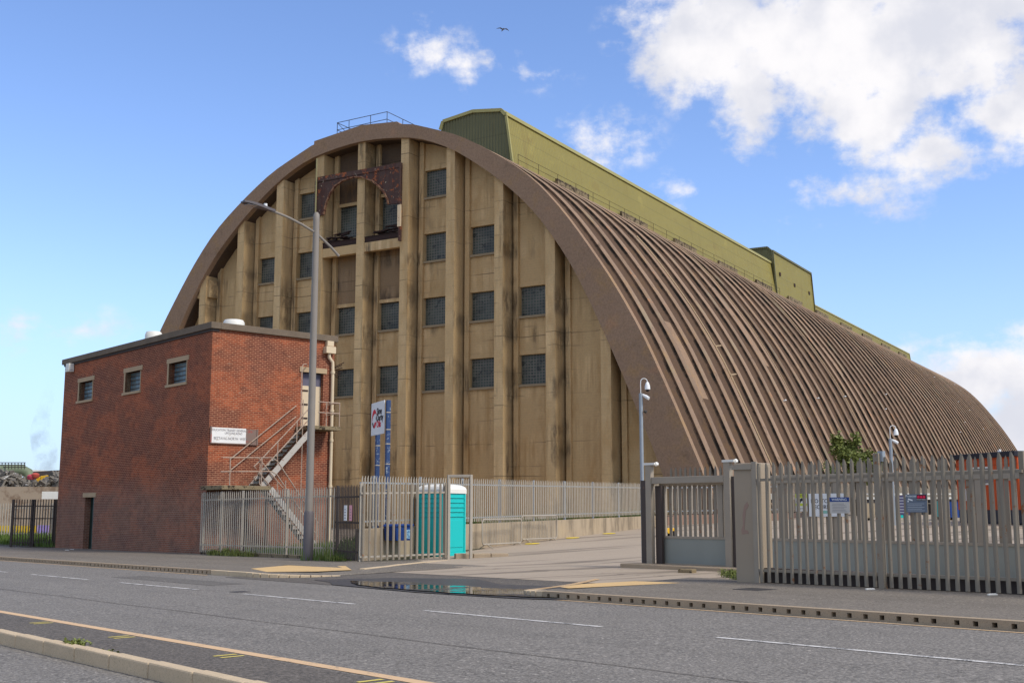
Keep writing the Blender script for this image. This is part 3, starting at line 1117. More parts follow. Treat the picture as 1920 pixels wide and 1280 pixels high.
def dense(L, n=72):
    """smooth symmetric curve sampled evenly by arc length"""
    full = [(-a, b) for a, b in L[:0:-1]] + L
    pts_ = []
    for i in range(len(full) - 1):
        p0 = full[max(i - 1, 0)]
        p1, p2 = full[i], full[i + 1]
        p3 = full[min(i + 2, len(full) - 1)]
        for k in range(12):
            t = k / 12
            pts_.append(tuple(.5 * ((2 * p1[j]) + (-p0[j] + p2[j]) * t + (2 * p0[j] - 5 * p1[j] + 4 * p2[j] - p3[j]) * t * t + (-p0[j] + 3 * p1[j] - 3 * p2[j] + p3[j]) * t ** 3) for j in (0, 1)))
    pts_.append(full[-1])
    # light smoothing
    for _ in range(14):
        q = pts_[:]
        for i in range(1, len(pts_) - 1):
            q[i] = tuple(.25 * pts_[i - 1][j] + .5 * pts_[i][j] + .25 * pts_[i + 1][j] for j in (0, 1))
        pts_ = q
    cum = [0]
    for a, b in zip(pts_, pts_[1:]):
        cum.append(cum[-1] + math.hypot(b[0] - a[0], b[1] - a[1]))
    out_ = []
    j = 0
    for k in range(n + 1):
        s = cum[-1] * k / n
        while j < len(cum) - 2 and cum[j + 1] < s:
            j += 1
        f = (s - cum[j]) / (cum[j + 1] - cum[j])
        out_.append((pts_[j][0] + (pts_[j + 1][0] - pts_[j][0]) * f, pts_[j][1] + (pts_[j + 1][1] - pts_[j][1]) * f))
    return out_


DO, DI = dense(OUT), dense(INN)


def offset(L, r):
    o = []
    for i, (x, z) in enumerate(L):
        a = L[max(i - 1, 0)]
        b = L[min(i + 1, len(L) - 1)]
        dx, dz = b[0] - a[0], b[1] - a[1]
        l = math.hypot(dx, dz)
        o.append((x - dz / l * -r * -1 * -1 if False else x + (-dz / l) * r * 1.0, z + (dx / l) * r))
    return o


def zcurve(L, d):
    for a, b in zip(L, L[1:]):
        if a[0] <= d <= b[0]:
            f = (d - a[0]) / max(1e-6, b[0] - a[0])
            return a[1] + (b[1] - a[1]) * f
    return 0


zin = lambda d: zcurve(DI, d)
zout = lambda d: zcurve(DO, d)
LEN = 142.0
silo_root = thing('barrel_vault_silo', 'huge brown concrete barrel-vaulted silo with arched ribbed roof and tan windowed end wall', 'silo', silo(0, 0, 0), A_S)


def ring(Lo, Li, t0, t1):
    mb = MB()
    n = len(Lo)
    i = 0
    for (x, z) in Lo:
        mb.v += [Vector((x, t0, z)), Vector((x, t1, z))]
    for (x, z) in Li:
        mb.v += [Vector((x, t0, z)), Vector((x, t1, z))]
    for k in range(n - 1):
        o0, o1, i0, i1 = 2 * k, 2 * k + 2, 2 * n + 2 * k, 2 * n + 2 * k + 2
        mb.f += [[i0, i1, o1, o0], [o0 + 1, o1 + 1, i1 + 1, i0 + 1], [o0, o1, o1 + 1, o0 + 1], [i1, i0, i0 + 1, i1 + 1]]
        mb.m += [0] * 4
    return mb


mb = ring(DO, DI, 0.0, .42)
mb.build('arch_rim', M['brown'], silo_root, smooth=True)
DOs = offset(DO, -.20)
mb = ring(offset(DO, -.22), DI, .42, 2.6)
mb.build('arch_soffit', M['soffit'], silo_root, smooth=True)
# vault shell
mb = MB()
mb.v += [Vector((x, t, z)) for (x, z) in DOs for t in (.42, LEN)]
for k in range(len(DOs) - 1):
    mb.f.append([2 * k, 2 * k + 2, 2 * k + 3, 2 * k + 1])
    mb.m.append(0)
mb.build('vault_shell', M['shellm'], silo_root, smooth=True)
mb = ring(DO, DI, LEN, LEN + .5)
mb.build('end_rim', M['brown'], silo_root, smooth=True)
mb = MB()
mb.prism([(x, z) for x, z in DI], LEN - .2, LEN + .1)
mb.build('rear_wall', M['tan'], silo_root)

rnd0 = random.Random(77)
# ribs: one mesh copied along the vault
sec = [(-.52, -.25), (-.47, -.187), (-.36, -.18), (-.34, -.04), (-.29, .0), (.22, .0), (.28, -.04), (.34, -.24)]
mb = MB()
curves = [offset(DO, r) for (_, r) in sec]
for k in range(len(DO)):
    for j, (tt, _) in enumerate(sec):
        x, z = curves[j][k]
        mb.v.append(Vector((x, tt, z)))
ns = len(sec)
for k in range(len(DO) - 1):
    for j in range(ns - 1):
        a = k * ns + j
        mb.f.append([a, a + ns, a + ns + 1, a + 1])
        mb.m.append(1 if j <= 2 else 0)  # foot and one flank take the dirt-and-shade colour
rib0 = mb.build('rib', [M['ribm'], M['rib_dirt_shade']], silo_root, smooth=True)
rib0.data.flip_normals() if rib0.data.polygons[0].normal.z < 0 and False else None
for p in rib0.data.polygons:
    pass
rib0.location = (0, 2.3, 0)
nrib = int((LEN - 2.6) / 2.38) + 1
for k in range(1, nrib):
    c = rib0.copy()
    COL.objects.link(c)
    c.parent = silo_root
    c.location = (0, 2.3 + 2.38 * k, 0)
    if c.location.y > LEN - .6:
        bpy.data.objects.remove(c)
        break

for k in range(14):
    i0 = rnd0.randint(38, 62)
    m_ = rnd0.randint(1, 5)
    b = MB()
    kk = rnd0.randint(1, 30)
    t_ = 2.3 + 2.38 * kk
    pth = offset(DO, -.19)
    for i in range(i0, min(i0 + m_, len(DO) - 2)):
        (xa, za), (xb, zb) = pth[i], pth[i + 1]
        b.face([(xa, t_ + .42, za), (xb, t_ + .42, zb), (xb, t_ + 1.75, zb), (xa, t_ + 1.75, za)])
    o = b.build('repair_patch', M['brown'] if k % 2 else M['ribm'], silo_root)
    for p in o.data.polygons:
        if p.normal.z < 0:
            p.flip()

# end wall -----------------------------------------------------------
PIER = [-.05 + 3.5 * k for k in range(-5, 6)]
WT = {5: (10.63, 8.86), 4: (14.71, 12.94), 3: (18.82, 17.05), 2: (22.94, 21.17)}   # window rows: top, glass bottom
WIN = {3: [4, 5], 2: [3, 4, 5], 1: [2, 3, 4, 5], 0: [4, 5], -1: [4, 5], -2: [2, 3, 4, 5], -3: [3, 4, 5]}
EXTRA = {0: [(21.7, 19.3)], -1: [(21.5, 19.3)]}
wallmb = MB()


def column(mb, x0, x1, y0, y1, z0, cap=.35, step=.25):
    """vertical slab whose top follows the arch"""
    n = max(1, int((x1 - x0) / step))
    top = [(x0 + (x1 - x0) * k / n) for k in range(n + 1)]
    poly = [(x0, z0)] + [(x1, z0)] + [(x, max(z0 + .01, zin(x) + cap)) for x in top[::-1]]
    mb.prism(poly, y0, y1)


pier_parts = []
for k, pc in zip(range(-5, 6), PIER):
    p = MB()
    column(p, pc - .31, pc + .31, .22, 1.85, 0.0, .15, .1)
    p.build('pier', M['tan'], silo_root)
    # pilaster strips on either side
    for sgn in (-1, 1):
        a, b = sorted((pc + sgn * .50, pc + sgn * .82))
        column(wallmb, a, b, 1.10, 1.9, 0.0, .3, .1)
        a, b = sorted((pc + sgn * .312, pc + sgn * .50))
        column(wallmb, a, b, 1.75, 1.9, 0.0, .3, .1)
lintels = []
for k in range(-5, 5):
    a = PIER[k + 5] + .82
    b = PIER[k + 6] - .82
    rows = [WT[r] for r in WIN.get(k, [])] + EXTRA.get(k, [])
    rows.sort()
    z = 0.0
    for (zt, zb) in rows:
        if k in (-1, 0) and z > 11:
            soot_shade_mb = MB()
            soot_shade_mb.box(a, b, 1.30, 1.6, z, zb - .14)
            soot_shade_mb.build('soot_shade_panel', M['sooty'], silo_root)
        else:
            wallmb.box(a, b, 1.30, 1.6, z, zb - .14)
        z = zt
        # window part
        w_ = MB()
        w_.box(a, b, 1.50, 1.56, zb, zt)
        wo = w_.build('window', M['glass'], silo_root)
        s_ = MB()
        s_.box(a - .02, b + .02, 1.16, 1.58, zb - .14, zb)
        s_.build('sill', M['grey_stone'], wo)
        l_ = MB()
        l_.box(a, b, 1.27, 1.32, zt, zt + .22)
        l_.build('lintel', M['tan'], wo)
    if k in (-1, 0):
        soot_shade_mb = MB()
        column(soot_shade_mb, a, b, 1.30, 1.6, z, .3, .25)
        soot_shade_mb.build('soot_shade_panel', M['soot_shade'], silo_root)  # top of the central bays: soot plus painted recess shade
    else:
        column(wallmb, a, b, 1.30, 1.6, z, .3, .25)
# ends beyond the outer piers
column(wallmb, PIER[10] + .82, 21.6, 1.30, 1.6, 0.0, .3, .25)
column(wallmb, -21.6, PIER[0] - .82, 1.30, 1.6, 0.0, .3, .25)
# wall kept off the beam
wallmb.build('end_wall', M['tan'], silo_root)

# transfer beam between three piers
for x0, x1 in ((PIER[4] + .31, PIER[5] - .31), (PIER[5] + .31, PIER[6] - .31)):
    b = MB()
    b.box(x0, x1, .26, .62, 17.96, 18.56)
    b.box(x0, x1, .622, 1.09, 18.2, 18.54)
    b.build('beam', M['tan'], silo_root, bevel=.02)
    b = MB()
    b.box(x0, x1, .30, .50, 18.62, 18.92)
    b.box(x0, x1, .26, .56, 18.92, 18.95)
    b.box(x0, x1, .26, .56, 18.59, 18.62)
    b.build('steel_joist', M['rust_dark'], silo_root)
# heap of fallen boards on the joist
for cx in (-1.7, 2.35):
    b = MB()
    for k in range(22):
        x = cx + random.uniform(-1.1, .55)
        z = 18.98 + random.random() * .55
        b.obox((x, .55 + random.uniform(-.2, .2), z), (random.uniform(.18, .45), random.uniform(-.1, .1), random.uniform(-.03, .05)), (.0, .09, 0), (0, 0, .03))
    b.build('fallen_boards', M['rust_dark'], silo_root)
# rusted arched screen
scr = [(-3.78, 23.46), (3.26, 23.38), (3.28, 20.72), (2.29, 20.76), (2.22, 21.15), (1.98, 21.6), (1.56, 22.08), (1.02, 22.5), (.5, 22.78), (.14, 22.9),
       (-.53, 23.0), (-1.0, 22.98), (-1.41, 22.9), (-2.08, 22.6), (-2.5, 22.12), (-2.84, 21.46), (-2.95, 20.82), (-3.78, 20.80)]
scr = [(x, z - .02) for x, z in scr]
b = MB()


def prism_tri(mb, outer_top, arch, y0, y1):
    pass


b.prism([(-3.78, 23.44), (3.26, 23.36), (3.26, 23.06), (-3.78, 23.10)], .02, .20)
# spandrels as quads from the arch up to the header
xs = [(-3.78, 20.8), (-2.98, 20.8), (-2.86, 21.44), (-2.52, 22.11), (-2.08, 22.60), (-1.41, 22.88), (-.53, 22.98), (.14, 22.88), (1.01, 22.48), (1.54, 22.05), (1.98, 21.57), (2.24, 21.11), (2.31, 20.76), (3.26, 20.72)]
for (x0, z0), (x1, z1) in zip(xs, xs[1:]):
    if x1 - x0 < .01:
        continue
    zt0 = 23.095 - .005 * (x0 + 3.78)
    b.prism([(x0, z0), (x1, z1), (x1, 23.06), (x0, 23.06)], .06, .16)
for x in (-3.74, 3.20):
    b.box(x - .06, x + .06, .0, .22, 18.3 if x > 0 else 20.6, 23.2)
b.build('arched_screen', M['rust_panel'], silo_root)
b = MB()
# flaking rim along the arch
prev = None
for (x0, z0), (x1, z1) in zip(xs[1:-1], xs[2:-1]):
    b.bar((x0, .04, z0), (x1, .04, z1), .09, .16, up=(0, 1, 0))
b.build('screen_trim', mat('flaking_cream_rust', srgb(140, 104, 76), .8, fn=f_rust(0, srgb(84, 46, 34), .48, 5)), silo_root)
b = MB()
b.box(3.08, 3.34, -.02, .06, 19.2, 20.6)
b.build('flaking_plate', mat('pale_flaking_plate', srgb(222, 196, 156), .7, fn=f_rust(0, srgb(150, 66, 36), .56, 3)), silo_root)
# small block box under the left haunch
b = MB()
b.box(-14.7, -13.5, .35, 1.28, 16.35, 17.6)
b.build('corbel_box', M['tan'], silo_root, bevel=.02)
# roof platform slab and railing over the arch
b = MB()
poly = [(-4.0, zout(-4.0) - .1), (-3.98, zout(-4.0) + .26), (0, 26.40), (2.9, 26.12), (3.3, zout(3.3) - .1), (1.5, 25.6), (-1.5, 25.6)]
b.prism(poly, .04, 2.0)
b.build('roof_platform', M['brown'], silo_root)
b = MB()
for x in (-2.4, -1.4, .4, 1.75):
    b.tube([(x, .5, 25.9), (x, .5, 27.12)], .022, 6)
for z in (26.62, 27.12):
    b.tube([(-2.42, .5, z), (1.75, .5, z), (1.75, 4.0, z)], .022, 6)
    b.tube([(-2.42, .5, z), (-2.42, 2.6, z)], .022, 6)
for y in (2.2, 4.0):
    b.tube([(1.75, y, 25.9), (1.75, y, 27.12)], .022, 6)
b.tube([(-2.42, 2.6, 25.9), (-2.42, 2.6, 27.12)], .022, 6)
b.tube([(-2.4, .5, 27.1), (-1.4, .5, 26.1)], .018, 6)
b.build('handrail', M['iron'], silo_root)
# lightning conductor strip on the face
b = MB()
b.tube([(-3.62, -.06, 8.5), (-3.62, -.06, 24.7)], .05, 6)
b.build('conduit', mat('verdigris_conduit', srgb(146, 138, 98), .7, fn=f_plain(.2, 2)), silo_root)

# roof gallery --------------------------------------------------------
gp = [(-1.7, 25.0), (-1.28, 29.44), (-1.05, 30.05), (1.59, 30.35), (4.02, 30.0), (4.38, 29.6), (5.0, 25.4)]
b = MB()
b.prism(gp, 11.0, 69.4)
gal = b.build('roof_gallery', M['clad'], silo_root)
gal.data.materials.append(M['clad_shade_trim'])
for p in gal.data.polygons:
    if p.normal.y < -.9:
        p.material_index = 1  # front face gets the cladding colour with shade painted in
b = MB()
for (x0, z0), (x1, z1) in zip(gp[1:], gp[2:-1]):
    b.bar((x0, 10.9, z0 + .02), (x1, 10.9, z1 + .02), .24, .12, up=(0, 1, 0))
b.bar((4.42, 10.85, 29.66), (4.42, 69.3, 29.66), .16, .22)
b.bar((4.02, 10.85, 30.05), (4.02, 69.3, 30.05), .10, .10)
b.bar((4.40, 10.95, 29.6), (5.02, 10.95, 25.4), .16, .12, up=(0, 1, 0))
b.build('eaves_trim', M['clad_trim'], gal)
tp = [(-2.2, 25.0), (-1.6, 31.2), (-1.2, 31.55), (4.05, 31.5), (4.62, 30.95), (4.98, 25.4)]
b = MB()
b.prism(tp, 69.4, 84.2)
tw = b.build('hoist_tower', M['clad'], silo_root)
tw.data.materials.append(M['clad_shade_trim'])
for p in tw.data.polygons:
    if p.normal.y < -.9:
        p.material_index = 1
b = MB()
b.bar((4.66, 69.3, 31.0), (4.66, 84.3, 31.0), .18, .22)
for (x0, z0), (x1, z1) in zip(tp[1:], tp[2:-1]):
    b.bar((x0, 69.34, z0), (x1, 69.34, z1), .2, .14, up=(0, 1, 0))
b.bar((4.66, 69.34, 30.95), (5.02, 69.34, 25.4), .2, .14, up=(0, 1, 0))
b.bar((4.66, 84.24, 30.95), (5.02, 84.24, 25.4), .2, .14, up=(0, 1, 0))
b.build('tower_trim', M['clad_shade_trim'], tw)
b = MB()
for (tt, zz_) in ((71.3, 28.6), (76.7, 28.2), (82.6, 28.2)):
    b.obox((4.84, tt, zz_), (.03, 0, 0), (0, .25, 0), (0, 0, .2))
b.build('brown_stain', M['rust_dark'], tw)  # small plates stand for brownish stains, not real openings
b = MB()
b.prism([(-1.5, 25.0), (-1.2, 27.1), (-.8, 27.4), (4.3, 27.4), (4.6, 27.1), (4.8, 25.2)], 84.2, 139.2)
lr = b.build('low_roof_gallery', M['clad'], silo_root)
b = MB()
b.bar((4.62, 84.3, 27.15), (4.62, 139.3, 27.15), .14, .16)
b.bar((4.62, 139.25, 27.1), (4.84, 139.25, 25.2), .14, .16, up=(0, 1, 0))
b.build('eaves_trim', M['clad_trim'], lr)
# upstands and walkway rail beside the gallery
for t_ in range(0, 11):
    y0 = 17.0 + 11.2 * t_
    if y0 + 5 > 138:
        break
    b = MB()
    b.box(5.05, 5.25, y0, y0 + 5.2, 25.0, 26.3)
    b.build('upstand', M['slab'], silo_root)
b = MB()
for zz_ in (26.05, 26.45):
    b.tube([(5.5, 10.8, zz_), (5.5, 69.0, zz_)], .014, 5)
y = 10.8
while y < 69:
    b.tube([(5.5, y, 25.0), (5.5, y, 26.45)], .017, 5)
    y += 2.9
b.build('walkway_rail', M['rust_dark'], silo_root)
# pipes clipped to three ribs
for kk, fr_, r_, m_ in ((5, (.70, .965), .040, 'stone'), (10, (.62, .97), .026, 'stone'), (17, (.6, .97), .03, 'stone')):
    path = offset(DO, .045)
    n = len(path)
    seg = path[int(n * fr_[0]):int(n * fr_[1])]
    b = MB()
    t_ = 2.3 + 2.38 * (kk - 1)
    b.tube([(x, t_ + .20 + .03 * math.sin(i * .7), z) for i, (x, z) in enumerate(seg)], r_, 6)
    b.tube([(x, t_ + .12, z) for i, (x, z) in enumerate(seg)], r_ * .5, 5)
    if kk == 5:
        for i in (len(seg) // 2, len(seg) - 8):
            x, z = seg[i]
            b.tube([(x, t_ + .1, z), (x + .12, t_ + .8, z + .12)], .05, 6)
    b.build('service_pipe', M[m_], silo_root, smooth=True)

# gulls / small ventilators resting on the shell are left as tiny caps
b = MB()
random.seed(3)
for k in range(12):
    i = random.randint(44, 64)
    t_ = 2.3 + 2.38 * random.randint(8, 55)
    x, z = DO[i]
    b.obox((x + .05, t_, z + .12), (.07, 0, .03), (0, .16, 0), (0, 0, .03))
b.build('rib_cap', M['white'], silo_root)

# ================================================================== BRICK BUILDING
U0, U1, V0, V1, ZT = -59.1, -43.02, 21.83, 27.75, 8.97
ZB = -.5
bb = thing('brick_building', 'two storey red brick flat-roofed building with three small upper windows beside the road', 'building', road(U0, V0, zr(-50) + .1), A_R)
zb0 = zr(-50) + .1


def BL(mb, name, m_, parent=bb, off=(0, 0, 0), **kw):
    """build in brick-building local frame (x along the street front, y into the block, z absolute)"""
    for p in mb.v:
        p.z -= zb0 if parent is bb else 0
    return mb.build(name, m_, parent, **kw)


W_ = U1 - U0
D_ = V1 - V0
wins = [(1.95, 4.0), (7.42, 9.42), (12.0, 13.96)]
wins = [(-57.20 - U0, -55.30 - U0), (-51.65 - U0, -49.80 - U0), (-47.10 - U0, -45.20 - U0)]
holes = [(a + .14, b - .06, 6.95, 7.88) for a, b in wins]
door = (-55.55 - U0, -54.45 - U0, ZB, 2.19)
mb = MB()
mb.wall(0, W_, ZB, ZT, holes + [door], 0, .30)
# right (yard) side, with the upper doorway, as its own plane
dw0, dw1 = 26.15 - V0, 27.2 - V0
m2 = MB()
m2.wall(0, D_, ZB, ZT, [(dw0, dw1, 5.15, 7.52)], 0, .25)
off = len(mb.v)
for p in m2.v:
    mb.v.append(Vector((W_ - p.y, p.x, p.z)))
for f in m2.f:
    mb.f.append([i + off for i in f])
    mb.m.append(0)
# left and back
mb.face([(0, D_, ZB), (0, 0, ZB), (0, 0, ZT), (0, D_, ZT)])
mb.face([(W_, D_, ZB), (0, D_, ZB), (0, D_, ZT), (W_, D_, ZT)])
BL(mb, 'wall', M['brick'])
mb = MB()
mb.box(.2, W_ - .2, .2, D_ - .2, ZT - .25, ZT + .06)
BL(mb, 'roof', M['roofing'])
mb = MB()
mb.box(-.14, W_ + .14, -.14, .30, ZT, ZT + .27)
mb.box(-.14, .30, .302, D_ + .1, ZT, ZT + .268)
mb.box(W_ - .30, W_ + .14, .302, D_ + .1, ZT, ZT + .268)
BL(mb, 'coping', M['coping'], bevel=.015)
mb = MB()
mb.box(-.05, W_ + .05, -.05, .28, ZT - .10, ZT)
BL(mb, 'coping_bed', M['darkshed'])
for (a, b) in wins:
    mb = MB()
    mb.box(a + .14, b - .06, .27, .29, 6.95, 7.88)
    wo = BL(mb, 'window', M['winglass'])
    for nm, bx in (('lintel', (a - .05, b + .15, -.03, .2, 7.88, 8.09)), ('sill', (a - .08, b + .05, -.06, .29, 6.84, 6.95)), ('jamb', (a, a + .14, -.015, .26, 6.95, 7.88)), ('jamb', (b - .06, b - .0, -.015, .26, 6.95, 7.88))):
        m3 = MB()
        m3.box(*bx)
        for p in m3.v:
            p.z -= zb0
        m3.build(nm, M['stone'], wo)
    m3 = MB()
    for k in range(1, 5):
        z_ = 6.95 + .93 * k / 5 - zb0
        m3.box(a + .14, b - .06, .245, .268, z_ - .014, z_ + .014)
    m3.build('glazing_bar', M['iron'], wo)
mb = MB()
mb.box(door[0] - .25, door[1] + .22, -.03, .2, 2.19, 2.40)
BL(mb, 'lintel', M['stone'])
mb = MB()
mb.box(door[0], door[1], .29, .33, ZB, 2.19)
mb.box(door[1] - .14, door[1], .02, .28, ZB, 2.19)
BL(mb, 'door', mat('dark_green_door', srgb(22, 44, 38), .5, fn=f_plain(.2, 2)))
# upper yard door with lintel
mb = MB()
mb.box(W_ - .24, W_ - .20, dw0, dw1, 5.15, 6.95)
dr = BL(mb, 'door', M['cream'])
mb = MB()
mb.box(W_ - .25, W_ - .21, dw0, dw1, 6.95, 7.52)
BL(mb, 'transom_panel', mat('grey_blue_panel', srgb(96, 92, 104), .6))
mb = MB()
mb.box(W_ - .2, W_ + .04, dw0 - .16, dw1 + .16, 7.52, 7.74)
BL(mb, 'lintel', M['stone'])
m3 = MB()
for z_ in (5.5, 6.1, 6.7):
    m3.box(W_ - .20, W_ - .18, dw0 + .1, dw0 + .4, z_ - zb0, z_ + .07 - zb0)
m3.build('hinge', M['rust_dark'], dr)
# rainwater pipe
mb = MB()
px, py = W_ + .12, 27.52 - V0
mb.tube([(px, py - .12, 8.45), (px, py - .12, 8.25), (px, py + .06, 8.05), (px, py + .08, 7.7), (px, py + .08, .1)], .075, 10)
for z_ in (7.6, 5.9, 4.6, 2.6):
    mb.tube([(px, py + .08, z_ - .05), (px, py + .08, z_ + .05)], .10, 10)
BL(mb, 'downpipe', M['cream'], smooth=True)
mb = MB()
mb.box(px - .13, px + .15, py - .36, py + .14, 8.42, 8.72)
mb.box(px - .1, px + .1, py - .28, py + .06, 8.74, 8.97)
BL(mb, 'rainwater_head', M['cream'], bevel=.015)
# security light
mb = MB()
mb.box(.85, 1.28, -.30, -.02, 8.58, 8.92)
mb.prism([(.85, 8.50), (1.28, 8.50), (1.28, 8.57), (.85, 8.57)], -.32, -.02)
BL(mb, 'security_light', M['offwhite'], bevel=.02)
# broken frayed cable ends at the rear corner
mb = MB()
for k in range(7):
    mb.tube([(W_ - .1, 27.70 - V0, 7.5 + .05 * k), (W_ + .05 + .04 * k, 28.0 - V0 + .1 * random.random(), 7.35 + .12 * k)], .02, 5)
BL(mb, 'frayed_cable', M['rust_dark'])
# roof cowls
for (cx, cy, r_, h_) in ((-45.9 - U0, 24.3 - V0, .48, .85), (-51.5 - U0, 23.1 - V0, .40, .85)):
    mb = MB()
    zt_ = ZT + .05
    mb.lathe((cx, cy, zt_), [(r_ * .8, -.05), (r_ * .8, .18), (r_, .20), (r_ * .99, .1 + h_ * .65), (r_ * .96, .1 + h_ * .85), (r_ * .85, .1 + h_ * .96), (r_ * .3, .1 + h_)], 28)
    BL(mb, 'roof_cowl', M['offwhite'], smooth=True)

# faded name board on the yard side
nb = thing('name_board', 'faded white name board with peeling lettering on the brick wall above the stair', 'sign', road(U1 + .02, 21.92, 4.30), A_R + R(90))
mb = MB()
mb.box(0, 1.55, -.05, -.02, .0, .62)
mb.build('board', M['facedsign'], nb)
mb = MB()
mb.box(1.55, 2.05, -.045, -.02, .0, .60)
mb.build('bare_board', M['oldboard'], nb)
mb = MB()
mb.box(-.06, 0, -.07, -.01, -.03, .65)
mb.box(2.05, 2.11, -.07, -.01, -.03, .62)
mb.box(-.02, 2.1, -.06, -.01, -.04, 0)
mb.build('frame', M['oldboard'], nb)
for s_, sz_, x_, z_ in (('EDUCATION TRANSIT GENERAL', .125, .78, .52), ('UPSTONE ROAD', .125, .98, .40), ('BETTAVAL-NORTH  WEST', .15, .85, .18)):
    text('lettering', s_, sz_, M['inkfaded'], nb, (x_, -.053, z_), (R(90), 0, 0), sx=.86)

# ------------------------------------------------------------------ stair on the yard side of the brick building
st = thing('steel_staircase', 'rusty white steel staircase with pipe handrails climbing the brick wall to the cream door', 'staircase', road(U1, V0, 0), A_R)
# local: x = outwards from wall, y = into the block
zg = gz(-42, 24)
mb = MB()
mb.box(.02, 1.15, 25.85 - V0, 27.42 - V0, 4.97, 5.13)
mb.build('landing', M['slab'], st, bevel=.01)
mb = MB()
mb.box(.02, 1.80, 21.55 - V0, 23.72 - V0, 2.38, 2.54)
mb.build('half_landing', M['slab'], st, bevel=.01)


def flight(x0, x1, ya, za, yb, zb):
    n = 13
    tr = MB()
    for k in range(n):
        f = (k + .5) / n
        y_ = ya + (yb - ya) * f
        z_ = za + (zb - za) * f
        tr.box(x0 + .03, x1 - .03, y_ - .14, y_ + .14, z_ - .02, z_ + .02)
    tr.build('tread', M['tread'], st)
    for x in (x0, x1):
        sg = MB()
        sg.bar((x, ya, za - .02), (x, yb, zb - .02), .03, .24)
        sg.build('stringer', M['stairwhite'], st)


flight(.15, 1.05, 23.72 - V0, 2.54, 26.1 - V0, 5.05)
flight(1.10, 1.78, 23.72 - V0, 2.45, 26.1 - V0, zg)
rl = MB()
r_ = .024
y0, y1 = 23.5 - V0, 25.9 - V0
for dz in (.55, 1.02):
    rl.tube([(1.05, y1, 4.85 + dz), (1.05, y0, 2.45 + dz), (1.05, y0 - .16, 2.32 + dz), (1.05, y0 - .05, 2.22 + dz)], r_, 6)
    rl.tube([(.12, y1 - .1, 5.0 + dz), (.12, y0 - .7, 2.55 + dz + .1)], r_, 6)
for f in (.05, .38, .75):
    y_ = y0 + (y1 - y0) * f
    z_ = 2.6 + 2.4 * f
    rl.tube([(1.05, y_, z_ - .1), (1.05, y_, z_ + .88)], r_, 6)
# half-landing rails (outer edge), then down the lower flight
for dz in (.55, 1.1):
    rl.tube([(1.76, 21.5 - V0, 2.52 + dz), (1.76, 23.75 - V0, 2.58 + dz), (1.76, 24.0 - V0, 2.45 + dz), (1.76, 26.0 - V0, zg + .05 + dz)], r_, 6)
    rl.tube([(1.12, 23.5 - V0, 2.58 + dz), (1.12, 26.0 - V0, zg + .1 + dz)], r_, 6)
for y_ in (21.9, 23.3):
    rl.tube([(1.76, y_ - V0, 2.5), (1.76, y_ - V0, 3.62)], r_, 6)
for f in (.3, .62, .97):
    y_ = 23.72 + 2.3 * f
    z_ = 2.45 + (zg - 2.45) * f
    rl.tube([(1.76, y_ - V0, z_), (1.76, y_ - V0, z_ + 1.1)], r_, 6)
    rl.tube([(1.12, y_ - V0, z_), (1.12, y_ - V0, z_ + 1.05)], r_, 6)
# tall hoop at the door, side rails of the landing
rl.tube([(1.0, 25.5 - V0, 5.05), (1.0, 25.5 - V0, 7.6), (1.0, 25.56 - V0, 7.70), (.9, 25.75 - V0, 7.74), (.1, 26.3 - V0, 7.80)], r_, 6)
rl.tube([(1.0, 25.6 - V0, 5.05), (1.0, 25.6 - V0, 6.2)], r_, 6)
for z_ in (5.70, 6.15):
    rl.tube([(1.1, 26.3 - V0, z_), (1.1, 27.36 - V0, z_), (.05, 27.36 - V0, z_)], r_, 6)
for y_ in (26.7, 27.36):
    rl.tube([(1.1, y_ - V0, 5.1), (1.1, y_ - V0, 6.15)], r_, 6)
rl.tube([(1.0, 25.6 - V0, 5.0), (1.0, 25.6 - V0, .2)], .02, 6)
rl.build('handrail', M['railrust'], st, smooth=True)
for (x, y_) in ((1.7, 21.95), (1.7, 23.6), (.1, 23.6)):
    lg = MB()
    lg.bar((x, y_ - V0, zg - .1), (x, y_ - V0, 2.4), .09, .09)
    lg.build('leg', M['rust_dark'], st)


